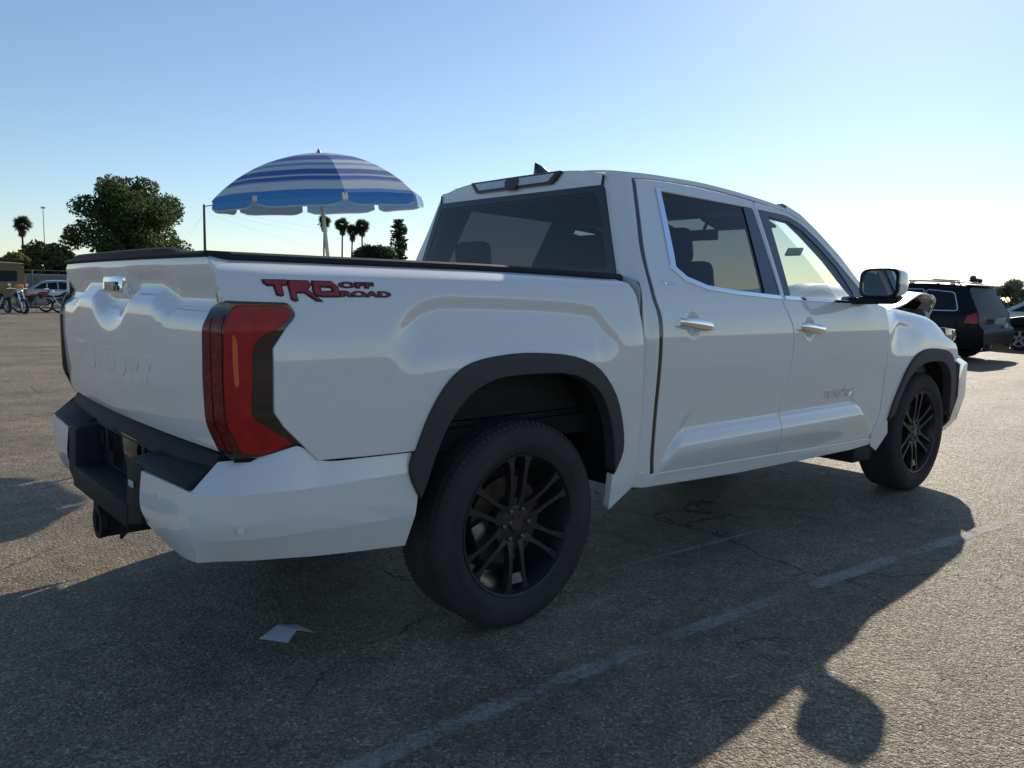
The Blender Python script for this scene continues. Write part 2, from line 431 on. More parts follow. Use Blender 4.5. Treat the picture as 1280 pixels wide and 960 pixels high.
for sg in (-1, 1):
    hint = (0, sg, 0)
    # ---- cargo bed side
    poly = [(-1.165, 1.404), (-.55, 1.406), (-.02, 1.400), (.56, 1.389), (.625, 1.372), (.655, 1.32), (.672, 1.21), (.684, 1.1), (.688, .80), (.692, .615), (.70, .54), (.68, .473), (.52, .383)]
    poly += flare_r_out[::-1][:-6] + [(-.512, .772), (-.70, .776), (-.878, .783), (-.933, .841), (-.991, .90), (-1.022, .947), (-1.022, 1.142), (-.955, 1.235), (-.972, 1.270), (-1.160, 1.274)]
    panel('bed_side', poly, S(wbed, sg), hint, PAINT, truck, thick=.03, grid=.0125 if sg < 0 else .04)
    ring = flare_r_out + flare_r_in[::-1]
    panel('fender_flare', ring, S(wbed, sg), hint, FLARE, truck, gap=.0, lip=.006, thick=.05, off=.016, grid=.025)
    # ---- cab doors
    b_split = spline([(1.858, 1.842), (1.843, 1.672), (1.812, 1.40), (1.812, 1.314), (1.868, 1.225), (1.910, 1.136), (1.908, .95), (1.880, .80), (1.850, .70), (1.845, .578), (1.866, .476)], 3)
    rear_seam = spline([(.817, .507), (.800, .632), (.800, .927), (.802, 1.12), (.798, 1.23), (.768, 1.33), (.779, 1.495), (.834, 1.68), (.886, 1.845), (.892, 1.864)], 3)
    rd = panel('door', rear_seam + [(1.0, 1.872), (1.2, 1.876), (1.376, 1.874), (1.62, 1.862)] + b_split + [(1.5, .488), (1.161, .496)], S(wcab, sg), hint, PAINT, truck, grid=.018 if sg < 0 else .04,
               holes=[fillet([(1.030, 1.820), (1.835, 1.800), (1.800, 1.322), (1.173, 1.360), (1.025, 1.395), (.940, 1.445)], [.02, .02, .012, .2, .1, .08])], gap=.0052, thick=.025)
    panel('window_glass', fillet([(1.055, 1.826), (1.765, 1.806), (1.672, 1.325), (1.173, 1.355), (1.025, 1.390), (.950, 1.440)], [.02, .01, .01, .2, .1, .08]), S(wcab, sg), hint, TINT, rd, gap=0, lip=.001, thick=.003, off=-.010, grid=.06)
    panel('pillar_trim', [(1.752, 1.812), (1.836, 1.808), (1.803, 1.318), (1.662, 1.322)], S(wcab, sg), hint, GLOSSBLK, rd, gap=0, lip=.002, thick=.02, off=-.004)
    panel('chrome_strip', [(1.018, 1.828), (1.052, 1.826), (.985, 1.50), (.972, 1.452), (1.035, 1.408), (1.178, 1.370), (1.40, 1.350), (1.803, 1.330), (1.803, 1.314), (1.40, 1.334), (1.172, 1.352), (1.015, 1.390), (.935, 1.445), (.945, 1.50)], S(wcab, sg), hint, CHROME, rd, gap=0, lip=.003, thick=.012, off=.006, edge=.02)
    fd_out = b_split[::-1] + [(2.05, 1.828), (2.20, 1.806), (2.32, 1.766), (2.45, 1.680), (2.60, 1.545), (2.75, 1.400), (2.86, 1.307), (3.002, 1.280), (3.035, 1.20), (3.049, 1.045), (3.052, .80), (3.050, .60), (2.995, .48), (2.955, .444), (2.4, .460)]
    fd = panel('door', fd_out, S(wcab, sg), hint, PAINT, truck, grid=.018 if sg < 0 else .04,
               holes=[fillet([(1.882, 1.798), (2.18, 1.785), (2.31, 1.742), (2.44, 1.655), (2.58, 1.525), (2.755, 1.352), (2.755, 1.298), (1.842, 1.320)], [.012, .1, .1, .1, .1, .02, .01, .01])], gap=.0052, thick=.025)
    panel('window_glass', fillet([(1.960, 1.798), (2.18, 1.788), (2.31, 1.746), (2.44, 1.658), (2.58, 1.528), (2.72, 1.385), (2.70, 1.302), (1.890, 1.316)], .012), S(wcab, sg), hint, CLEAR, fd, gap=0, lip=.001, thick=.003, off=-.010, grid=.06)
    panel('pillar_trim', [(1.884, 1.806), (1.974, 1.802), (1.906, 1.318), (1.845, 1.318)], S(wcab, sg), hint, GLOSSBLK, fd, gap=0, lip=.002, thick=.02, off=-.004)
    panel('window_frame', [(1.885, 1.800), (2.18, 1.788), (2.31, 1.745), (2.44, 1.657), (2.58, 1.527), (2.75, 1.358), (2.755, 1.298), (2.62, 1.30), (2.63, 1.36), (2.54, 1.505), (2.41, 1.625), (2.29, 1.712), (2.17, 1.758), (1.962, 1.772)], S(wcab, sg), hint, GLOSSBLK, fd, gap=0, lip=.002, thick=.02, off=-.006)
    panel('chrome_strip', [(1.843, 1.330), (2.4, 1.312), (2.70, 1.308), (2.70, 1.294), (2.4, 1.298), (1.843, 1.314)], S(wcab, sg), hint, CHROME, fd, gap=0, lip=.003, thick=.012, off=.006, edge=.03)
    sm = rear_seam
    strip = [(x - .030, z) for x, z in sm] + [(x - .004, z) for x, z in sm[::-1]]
    panel('door_seal', strip, S(lambda a, b: cabprof(b), sg), hint, GLOSSBLK, truck, gap=0, lip=.001, thick=.02, off=-.002, grid=.05, edge=.03)
    # door handles: chrome pull bar over a scooped cup
    for dr, x0, z0, x1, z1 in ((rd, .900, 1.205, 1.150, 1.178), (fd, 1.945, 1.172, 2.200, 1.145)):
        mb = MB(); rows = []
        for i in range(15):
            u = i / 14; x = x0 + (x1 - x0) * u; z = z0 + (z1 - z0) * u
            e = math.sin(math.pi * min(1, max(0, u))) ** .25 if 0 < u < 1 else .55
            y = sg * (wcab(x, z) + .012 + .018 * (math.sin(math.pi * u) ** .3 if 0 < u < 1 else 0) - (0 if abs(u - .5) > .3 else 0) + .020 * (1 - sstep(.15, 1.0, abs(u - .5) * 4)))
            hh = .024 * max(.80, e)
            rows.append([(x, y + sg * .013 * math.copysign(abs(math.cos(t)) ** .6, math.cos(t)), z + hh * math.copysign(abs(math.sin(t)) ** .6, math.sin(t))) for t in [2 * math.pi * j / 14 for j in range(14)]])
        mb.loft(rows, True); mb.add(rows[0], [tuple(range(14))]); mb.add(rows[-1], [tuple(range(14))])
        mb.build('door_handle', CHROME, dr, smooth=50)
    # ---- front fender, rocker
    fen = [(3.002, 1.278), (3.357, 1.262), (3.60, 1.238), (3.807, 1.208), (3.90, 1.168), (3.985, 1.115), (4.02, 1.075), (4.20, 1.015), (4.245, .93), (4.19, .88)] + flare_f_out[::-1][12:-1] + [(3.165, .556), (3.20, .455), (3.11, .345), (3.02, .385), (2.99, .435), (3.0, .47), (3.055, .60), (3.057, .80), (3.054, 1.045), (3.040, 1.20)]
    panel('front_fender', fen, S(wfen, sg), hint, PAINT, truck, thick=.03, grid=.016 if sg < 0 else .04)
    panel('fender_flare', flare_f_out + flare_f_in[::-1], S(wfen, sg), hint, FLARE, truck, gap=0, lip=.006, thick=.05, off=.016, grid=.025)
    rk = [(.70, .530), (.815, .502), (1.161, .490), (1.866, .470), (2.955, .438), (3.0, .43), (2.99, .40), (2.758, .392), (1.535, .412), (.76, .448), (.69, .462)]
    panel('rocker_panel', rk, S(wcab, sg), hint, PAINT, truck, thick=.05, lip=.012)
    # dark inner shells behind the seams
    def inner(a, b): return (a, sg * (wcab(a, b) - .028), b)
    panel('inner_sill', [(.72, .44), (3.08, .40), (3.08, 1.22), (2.7, 1.26), (.86, 1.30), (.72, 1.30)], inner, hint, GAP, truck, gap=0, lip=0.0005, thick=.002, grid=.08, edge=.08)
    panel('inner_frame', [(.72, 1.30), (.84, 1.30), (.92, 1.46), (.99, 1.78), (1.01, 1.83), (2.18, 1.80), (2.30, 1.755), (2.75, 1.34), (2.90, 1.26), (2.95, 1.3), (2.72, 1.44), (2.45, 1.705), (2.30, 1.80), (2.1, 1.85), (1.4, 1.885), (.86, 1.87), (.75, 1.5)], inner, hint, GAP, truck, gap=0, lip=.0005, thick=.002, grid=.08, edge=.05)
    panel('inner_pillar', [(1.80, 1.84), (1.93, 1.82), (1.90, 1.25), (1.76, 1.25)], inner, hint, INTER, truck, gap=0, lip=.0005, thick=.03, grid=.08, edge=.05)
    def innerb(a, b): return (a, sg * (wbed(a, b) - .034), b)
    panel('inner_bed_side', [(-1.15, 1.38), (.66, 1.37), (.67, .60), (.58, .58), (.56, .75), (.42, .99), (.2, 1.08), (-.2, 1.08), (-.40, .99), (-.52, .76), (-1.13, .80)], innerb, hint, DARK, truck, gap=0, lip=.0005, thick=.002, grid=.08, edge=.06)
    def innerf(a, b): return (a, sg * (wfen(a, b) - .034), b)
    panel('inner_fender', [(3.05, 1.22), (3.7, 1.18), (4.05, 1.02), (4.16, .90), (4.0, .93), (3.7, .98), (3.4, .90), (3.23, .72), (3.12, .40), (3.04, .42)], innerf, hint, DARK, truck, gap=0, lip=.0005, thick=.002, grid=.08, edge=.06)
    # wheel houses
    for cx, r, zc, lo, hi in ((.015, .552, .52, .62, .955), (3.69, .52, .46, .62, .945)):
        mb = MB(); rows = []
        for yy in (hi, lo):
            rows.append([(cx + r * math.cos(t), sg * yy, zc + r * math.sin(t)) for t in [RAD(-4 + 188 * i / 28) for i in range(29)]])
        mb.loft(rows)
        k = len(mb.v); mb.add(rows[1] , [tuple(range(29))])
        mb.build('wheel_house', DARK, truck)
    # ---- bed rail cap
    rows = []
    for i in range(34):
        x = -1.150 + (.640 + 1.150) * max(0, i - 1) / 32 if i > 1 else (-1.168, -1.151)[i]
        z = 1.404 - .016 * sstep(-.2, .7, x); w0 = wbed(x, z - .002) + .008 - .03 * sstep(.55, .66, x)
        rows.append([(x, sg * (w0 - .004), z - .004), (x, sg * w0, z + .004), (x, sg * (w0 - .004), z + .016), (x, sg * (w0 - .018), z + .023), (x, sg * (.815 if i > 1 else .862), z + .023), (x, sg * (.800 if i > 1 else .858), z + .016), (x, sg * (.800 if i > 1 else .858), z - (.06 if i > 1 else .005))])
    mb = MB(); mb.loft(rows); mb.add(rows[0], [tuple(range(7))]); mb.add(rows[-1], [tuple(range(7))])
    mb.build('bed_rail_cap', BLACKPL, truck, smooth=40)
    mb = MB(); mb.hexa([(-1.12, sg * .80, .82), (.62, sg * .80, .82), (.62, sg * .78, .82), (-1.12, sg * .78, .82), (-1.12, sg * .80, 1.38), (.62, sg * .80, 1.37), (.62, sg * .78, 1.37), (-1.12, sg * .78, 1.38)])
    mb.build('bed_inner_wall', BLACKPL, truck)

mb = MB(); mb.box((-.25, 0, .81), (1.76, 1.6, .03))
for i in range(11): mb.box((-.25, -.65 + .13 * i, .832), (1.7, .06, .016))
mb.build('bed_floor', BLACKPL, truck)
mb = MB(); mb.box((.64, 0, 1.09), (.04, 1.70, .58)); mb.build('bed_front_wall', BLACKPL, truck, bevel=.006)
mb = MB(); mb.box((.652, 0, 1.398), (.06, 1.66, .03)); mb.build('bed_front_cap', BLACKPL, truck, bevel=.006)

# ---- badges on the right bed side
BS = S(wbed, -1); HR = (0, -1, 0)
TRD = [[(-1.039, 1.344), (-.961, 1.345), (-.964, 1.329), (-.980, 1.328), (-.976, 1.300), (-.985, 1.296), (-.999, 1.300), (-1.006, 1.327), (-1.025, 1.327), (-1.036, 1.334)],
       [(-.957, 1.344), (-.891, 1.344), (-.883, 1.333), (-.896, 1.317), (-.849, 1.282), (-.870, 1.282), (-.908, 1.307), (-.936, 1.306), (-.931, 1.284), (-.941, 1.281), (-.953, 1.287), (-.960, 1.331)],
       [(-.879, 1.344), (-.812, 1.344), (-.790, 1.326), (-.789, 1.296), (-.847, 1.295), (-.874, 1.300), (-.879, 1.315)]]
Dh = [(-.853, 1.326), (-.816, 1.325), (-.811, 1.314), (-.849, 1.312)]
bd = None
for i, L in enumerate(TRD):
    k = flatsolid('badge_letter', L, BS, HR, BADGEB, truck, h=.004, holes=[Dh] if i == 2 else [], edge=.006, grid=.02)
    k['label'] = 'red and black badge letter ' + 'TRD'[i]
    q = offset2(ccw(resample(L, .006)), .0042)
    flatsolid('letter_face', q, BS, HR, BADGER, k, h=.0025, holes=[offset2(ccw(Dh), -.004)] if i == 2 else [], edge=.006, grid=.02, base=.004)
for s, a0, a1, b0, b1 in (('OFF', -.789, -.658, 1.3235, 1.3445), ('ROAD', -.786, -.596, 1.2955, 1.3165)):
    k = lettering('badge_lettering', s, BS, HR, a0, a1, b0, b1, BADGEB, truck, h=.0035, bold=.075)
    k['label'] = 'small badge lettering ' + s
    lettering('letter_face', s, BS, HR, a0 + .003, a1 - .003, b0 + .003, b1 - .003, BADGER, k, h=.0012, bold=.0, base=.0035)
CS = S(wcab, -1)
k = lettering('badge_lettering', 'TUNDRA', CS, HR, 2.31, 2.665, .742, .797, CHROME, truck, h=.006, bold=.012); k['label'] = 'chrome lettering TUNDRA on front door'
k = lettering('badge_lettering', 'LIMITED', CS, HR, .832, .950, 1.366, 1.386, CHROME, truck, h=.003, bold=.015); k['label'] = 'small chrome lettering LIMITED on rear door'
# ---- cab corners (between bed and rear door), rear wall, roof
seam_x = Curve([(.45, .80), (.507, .790), (.632, .772), (.927, .772), (1.12, .774), (1.23, .769), (1.33, .739), (1.495, .750), (1.68, .805), (1.845, .858), (1.90, .875)])
edge_x = Curve([(.45, .703), (1.0, .699), (1.36, .702), (1.42, .709), (1.81, .766), (1.90, .780)])
edge_y = Curve([(.45, .945), (1.0, .955), (1.30, .948), (1.37, .930), (1.395, .895), (1.42, .797), (1.81, .660), (1.90, .628)])
def rear_wall(y, z): return (edge_x(z) + .06 * max(0, abs(y) - .45) ** 2 - .012, y, z)
for sg in (-1, 1):
    rows = []
    for i in range(37):
        z = .47 + (1.887 - .47) * i / 36
        E_ = Vector((edge_x(z), sg * edge_y(z), z)); D_ = Vector((seam_x(z), sg * (cabprof(z) + .001), z))
        C_ = Vector((edge_x(z) - .004, sg * (cabprof(z) - .008), z))
        r = []
        for j in range(13):
            u = j / 12; q = E_ * (1 - u) ** 2 + C_ * 2 * u * (1 - u) + D_ * u * u; r.append(q)
        r.append(D_ + Vector((.001, -sg * .004, 0))); r.append(D_ + Vector((.001, -sg * .03, 0)))
        rows.append(r)
    mb = MB(); mb.loft(rows); mb.build('cab_corner', PAINT, truck, smooth=45)
wall = panel('cab_rear_wall', [(-.935, 1.0), (.935, 1.0), (.930, 1.35), (.895, 1.39), (.795, 1.42), (.655, 1.815), (.64, 1.868), (-.64, 1.868), (-.655, 1.815), (-.795, 1.42), (-.895, 1.39), (-.930, 1.35)], rear_wall, (-1, 0, 0), PAINT, truck, holes=[fillet([(-.745, 1.44), (.745, 1.44), (.615, 1.790), (-.615, 1.790)], .03)], gap=0, thick=.02)
rwin = panel('rear_window', fillet([(-.795, 1.405), (.795, 1.405), (.650, 1.825), (-.650, 1.825)], .025), rear_wall, (-1, 0, 0), GLOSSBLK, truck, holes=[fillet([(-.742, 1.437), (.742, 1.437), (.618, 1.795), (-.618, 1.795)], .03)], gap=0, lip=.002, thick=.004, off=.008)
panel('glass_pane', fillet([(-.75, 1.43), (.75, 1.43), (.624, 1.800), (-.624, 1.800)], .03), rear_wall, (-1, 0, 0), TINTB, rwin, gap=0, lip=.0005, thick=.003, off=.006, grid=.08)
roof_edge = Curve([(.70, 1.872), (.80, 1.884), (.889, 1.892), (1.1, 1.902), (1.376, 1.904), (1.62, 1.894), (1.881, 1.874), (2.1, 1.850), (2.29, 1.815), (2.40, 1.77)])
roof_mid = Curve([(.70, 1.920), (.78, 1.926), (.83, 1.934), (.95, 1.940), (1.3, 1.955), (1.7, 1.950), (2.0, 1.925), (2.2, 1.89), (2.40, 1.84)])
rows = []
for i in range(33):
    x = .768 + (2.31 - .768) * i / 32
    ze, zm = roof_edge(x), roof_mid(x); w = cabprof(ze) - .012 - .05 * (1 - sstep(.76, .95, x))
    r = []
    for j in range(-10, 11):
        u = j / 10; a = abs(u)
        z = zm - (zm - ze) * (a ** 5) - .012 * a * a
        if a > .9: z = ze - .0
        y = w * (u if a < .95 else math.copysign(1, u))
        r.append((x, y, z))
    r = [(x, -(w - .03), ze - .055), (x, -(w + .010), ze - .022)] + r + [(x, w + .010, ze - .022), (x, w - .03, ze - .055)]
    rows.append(r)
mb = MB(); mb.loft(rows)
mb.add([(rows[0][j][0] + .002, rows[0][j][1], rows[0][j][2]) for j in range(len(rows[0]))] + [(.766, q[1] * .97, 1.855) for q in rows[0]], [(j, j + 1, len(rows[0]) + j + 1, len(rows[0]) + j) for j in range(len(rows[0]) - 1)])
roof = mb.build('roof', PAINT, truck, smooth=40)
for sg in (-1, 1):
    mb = MB(); mb.loft([[(rows[i][0][0] - (.004 if i == 0 else 0), sg * (abs(rows[i][4][1]) + o), rows[i][4][2] + dz) for o, dz in ((-.010, .002), (-.002, .0035), (.006, .002))] for i in range(len(rows))])
    mb.add([(.758, sg * .648, 1.872), (.758, sg * .634, 1.874), (.752, sg * .630, 1.818), (.752, sg * .646, 1.818)], [(0, 1, 2, 3)])
    mb.build('roof_seam', BLACKPL, roof)
# headliner and header inside
mb = MB(); mb.loft([[(r[2][0] + (.03 if i == 0 else 0), q[1] * .93, q[2] - .045) for q in r[2:-2]] for i, r in enumerate(rows)]); mb.build('headliner', LINER, truck)
# high brake light
bl = MB()
def fascia(y, z): return (.748 + (z - 1.82) * .16 - .004, y, z)
hb = panel('brake_light', fillet([(-.36, 1.918), (.36, 1.918), (.30, 1.862), (-.30, 1.862)], .01), fascia, (-1, 0, 0), GLOSSBLK, truck, gap=0, lip=.003, thick=.05, off=.006)
for s in (-1, 1):
    panel('clear_lens', fillet([(s * .05, 1.909), (s * .315, 1.909), (s * .275, 1.873), (s * .05, 1.873)], .006), fascia, (-1, 0, 0), LAMPG, hb, gap=0, lip=.002, thick=.01, off=.009, grid=.02)
panel('camera_pod', fillet([(-.055, 1.902), (.055, 1.902), (.04, 1.856), (-.04, 1.856)], .012), fascia, (-1, 0, 0), GLOSSBLK, hb, gap=0, lip=.004, thick=.01, off=.016, grid=.02)
# shark fin
mb = MB(); rws = []
for x, h, wd in ((.905, .085, .004), (.91, .088, .018), (.95, .076, .026), (1.0, .055, .032), (1.06, .028, .034), (1.10, .004, .024)):
    rws.append([(x - (.018 if x < .92 else 0) * (k == 99), wd * (1 - v) ** .6 * s, roof_mid(x) - .012 + h * v) for s, v, k in ((-1, 0, 0), (-1, .5, 0), (-1, .85, 0), (0, 1, 0), (1, .85, 0), (1, .5, 0), (1, 0, 0))])
mb.loft(rws); mb.add(rws[0], [tuple(range(7))])
mb.build('antenna_fin', GLOSSBLK, truck, smooth=50)

# ---- windscreen, pillars, cowl
mb = MB(); rws = []
for i in range(9):
    u = i / 8; x = 2.31 + (3.02 - 2.31) * u; z = roof_mid(2.31) + (1.265 - roof_mid(2.31)) * u + .02 * math.sin(math.pi * u); w = .60 + (.80 - .60) * u
    rws.append([(x - .16 * (j / 6) ** 2 * 1.0, w * j / 6, z - .02 * (j / 6) ** 2) for j in range(-6, 7)])
mb.loft(rws); mb.build('windscreen', CLEAR, truck)
for sg in (-1, 1):
    A = [(2.20, .72, 1.845), (2.32, .738, 1.805), (2.45, .780, 1.715), (2.60, .852, 1.575), (2.75, .905, 1.43), (2.90, .945, 1.315)]
    rws = []
    for x, y, z in A:
        rws.append([(x - .005, sg * (y + .006), z - .026), (x + .018, sg * (y + .002), z + .004), (x + .03, sg * (y - .035), z + .02), (x + .02, sg * (y - .10), z + .014), (x - .03, sg * (y - .085), z - .03)])
    mb = MB(); mb.loft(rws, True); mb.build('windscreen_pillar', PAINT, truck, smooth=40)
mb = MB(); mb.loft([[(3.02 - .16 * (j / 6) ** 2, .80 * j / 6, 1.25), (3.10 - .1 * (j / 6) ** 2, .84 * j / 6, 1.262)] for j in range(-6, 7)]); mb.build('cowl', BLACKPL, truck)

# ---- crumpled hood, engine bay, front end
def hoodz(x, y):
    base = 1.285 - .02 * (y / .8) ** 2 - .03 * sstep(3.2, 3.7, x)
    lift = sstep(3.30, 3.95, x) * (.150 + .03 * math.cos(y * 3.1) + .012 * math.sin(9 * x + 4 * y)) - .25 * max(0, x - 4.15) - .9 * max(0, x - 4.36)
    crease = .02 * max(0, 1 - abs(y - .1 + .4 * (x - 3.8)) / .12) * sstep(3.4, 3.8, x)
    return base + lift + crease
def hoodS(x, y): return (x, y, hoodz(x, y))
hood = panel('hood', [(3.12, -.80), (3.5, -.82), (3.9, -.80), (4.25, -.76), (4.42, -.68), (4.46, -.3), (4.47, .3), (4.42, .68), (4.25, .76), (3.9, .80), (3.5, .82), (3.12, .80), (3.16, 0)], hoodS, (0, 0, 1), PAINT, truck, gap=0, lip=.004, thick=.006, grid=.05)
def hoodU(x, y): return (x, y, hoodz(x, y) - .045)
panel('hood_liner', [(3.2, -.74), (4.2, -.70), (4.38, -.60), (4.38, .60), (4.2, .70), (3.2, .74)], hoodU, (0, 0, 1), DARK, hood, gap=0, lip=.002, thick=.01, grid=.08)
mb = MB(); mb.tube(spline([(4.18, -.775, 1.36), (4.34, -.74, 1.325), (4.40, -.70, 1.27), (4.36, -.69, 1.20), (4.24, -.70, 1.17)], 4), .009, 8); mb.build('hood_edge_strip', SATIN, hood)
mb = MB(); mb.box((3.75, 0, 1.0), (1.2, 1.3, .26)); mb.build('engine_block', DARK, truck, bevel=.03)
for sg in (-1, 1):
    mb = MB(); mb.hexa([(3.15, sg * .70, .8), (4.3, sg * .70, .8), (4.3, sg * .82, .8), (3.15, sg * .82, .8), (3.15, sg * .72, 1.22), (4.2, sg * .72, 1.14), (4.2, sg * .82, 1.10), (3.15, sg * .84, 1.20)])
    mb.build('engine_bay_wall', mat('bay_grey', (.16, .155, .15), .6, var=.3, scale=14), truck)
mb = MB(); mb.tube([(4.05, -.74, 1.20), (4.22, -.70, 1.20)], .06, 12); mb.tube([(3.9, -.70, 1.23), (4.3, -.45, 1.24)], .03, 8); mb.build('air_intake', mat('bay_plastic', (.10, .10, .095), .5), truck, smooth=40)
for sg in (-1, 1):
    # headlight: dark housing with clear nose
    rws = []
    for i in range(7):
        u = i / 6; x = 4.06 + .42 * u; w0 = wfen(4.06, 1.1) + .004 - .10 * u * u
        rws.append([(x, sg * w0, 1.035 - .02 * u), (x, sg * (w0 + .006), 1.07 - .01 * u), (x, sg * (w0 - .006), 1.125 - .02 * u), (x, sg * (w0 - .10), 1.14 - .03 * u)])
    mb = MB(); mb.loft(rws); mb.add(rws[-1], [(0, 1, 2, 3)]); hl = mb.build('headlight', GLOSSBLK, truck)
    rws2 = []
    for i in range(5):
        u = i / 4; x = 4.24 + .26 * u; w0 = wfen(4.06, 1.1) + .011 - .10 * ((x - 4.06) / .42) ** 2
        rws2.append([(x, sg * w0, 1.035), (x, sg * (w0 + .008), 1.065), (x, sg * (w0 - .002), 1.11), (x, sg * (w0 - .10), 1.12)])
    mb = MB(); mb.loft(rws2); mb.add(rws2[-1], [(0, 1, 2, 3)]); mb.add(rws2[0], [(0, 1, 2, 3)]); mb.build('clear_lens', LAMPG, hl)
# bumper shell, hanging a little away on the right
rws = []
for i in range(25):
    t = -1 + 2 * i / 24; a = abs(t)
    y = .965 * math.copysign(1, t) * min(1, a * 1.08) if a < .93 else .965 * math.copysign(1, t)
    x = 4.62 - .22 * a ** 3 - (.14 * (a - .9) / .1 if a > .9 else 0)
    k = .03 if t < -.6 else 0
    rws.append([(x - .06, y * .985, .905), (x + k, y * (1 + k * .3), .86), (x + .03 + k, y * 1.0, .62), (x - .01, y * .98, .44), (x - .10, y * .94, .36)])
mb = MB(); mb.loft(rws); mb.build('front_bumper', PAINT, truck, smooth=60)
mb = MB(); mb.box((4.45, 0, .82), (.18, 1.5, .5)); mb.build('radiator_core', DARK, truck, bevel=.02)

# ---- tailgate
tgx = Curve([(.80, -1.150), (.83, -1.160), (.87, -1.172), (.93, -1.180), (1.02, -1.188), (1.12, -1.192), (1.19, -1.190), (1.225, -1.184), (1.245, -1.168), (1.268, -1.146), (1.285, -1.142), (1.32, -1.152), (1.365, -1.166), (1.39, -1.170), (1.415, -1.166)])
def tg(y, z):
    a = abs(y)
    up = .042 * (1 - lin(.47, .62, a)) * (lin(.15, .25, a) if a < .4 else 1) - .015 * (1 - lin(.10, .22, a))
    m_ = sstep(1.05, 1.2, z) * (1 - sstep(1.32, 1.40, z))
    x = tgx(z - up * m_)
    # handle scoop
    sc = .012 * (1 - sstep(.04, .17, math.hypot(y / 1.3, (z - 1.255) * 1.5)))
    # outer ends chamfer in
    return (x - .036 * (1 - (y / .92) ** 2) + sc + .12 * max(0, a - .86) ** 2 * 8 * .15, y, z)
tgp = [(-.858, 1.412), (.858, 1.412), (.893, 1.388), (.915, 1.35), (.922, 1.30), (.908, 1.262), (.902, 1.20), (.902, .95), (.900, .86), (.89, .832), (-.89, .832), (-.900, .86), (-.902, .95), (-.902, 1.20), (-.908, 1.262), (-.922, 1.30), (-.915, 1.35), (-.893, 1.388)]
gate = panel('tailgate', tgp, tg, (-1, 0, 0), PAINT, truck, gap=.001, thick=.06, lip=.006, grid=.022)
lettering('stamped_lettering', 'TUNDRA', tg, (-1, 0, 0), .56, -.56, .985, 1.085, PAINT, gate, h=.0022, bold=.01)['label'] = 'stamped lettering TUNDRA in body colour'
rws = []
for i in range(41):
    y = -.868 + 1.736 * i / 40; hgt = .007 + .017 * (1 - sstep(.58, .70, abs(y)))
    x = tg(y, 1.41)[0]
    rws.append([(x - .004, y, 1.408), (x - .014, y, 1.416), (x - .012, y, 1.414 + hgt), (x + .0, y, 1.420 + hgt), (x + .07, y, 1.420 + hgt * .6), (x + .09, y, 1.408)])
mb = MB(); mb.loft(rws); mb.add(rws[0], [tuple(range(6))]); mb.add(rws[-1], [tuple(range(6))]); mb.build('tailgate_cap', BLACKPL, gate, smooth=40)
mb = MB(); mb.hexa([(-1.10, -.88, .84), (-1.08, -.88, .84), (-1.08, .88, .84), (-1.10, .88, .84), (-1.10, -.84, 1.40), (-1.08, -.84, 1.40), (-1.08, .84, 1.40), (-1.10, .84, 1.40)]); mb.build('inner_skin', BLACKPL, gate)
xh = tg(0, 1.30)[0]
mb = MB(); mb.hexa([(xh - .038, -.125, 1.288), (xh + .02, -.125, 1.288), (xh + .02, .125, 1.288), (xh - .038, .125, 1.288), (xh - .030, -.135, 1.352), (xh + .02, -.135, 1.352), (xh + .02, .135, 1.352), (xh - .030, .135, 1.352)])
hd = mb.build('tailgate_handle', CHROME, gate, bevel=.008)
mb = MB(); mb.box((xh - .037, .0, 1.315), (.010, .15, .034)); mb.build('handle_recess', GLOSSBLK, hd, bevel=.003)
mb = MB()
for i in range(6): mb.box((xh - .043, -.05 + .02 * i, 1.315), (.006, .008, .03))
mb.build('handle_grip', SATIN, hd)
mb = MB(); mb.lathe([(0, .001), (0, .009), (.012, .010)], Matrix.Translation((xh - .042, -.092, 1.308)) @ Matrix.Rotation(RAD(-90), 4, 'Z'), 16); mb.build('camera_lens', SMOKE, hd)
# dark filler strip between tailgate and bed corner
for sg in (-1, 1):
    mb = MB(); mb.hexa([(-1.150, sg * .89, 1.26), (-1.09, sg * .89, 1.26), (-1.09, sg * .93, 1.26), (-1.145, sg * .93, 1.26), (-1.150, sg * .84, 1.400), (-1.09, sg * .84, 1.400), (-1.09, sg * .86, 1.400), (-1.150, sg * .865, 1.400)]); mb.build('gate_gap_strip', GLOSSBLK, truck)
    mb = MB(); mb.box((-1.085, sg * .895, 1.04), (.05, .08, .44)); mb.build('lamp_housing', DARK, truck)

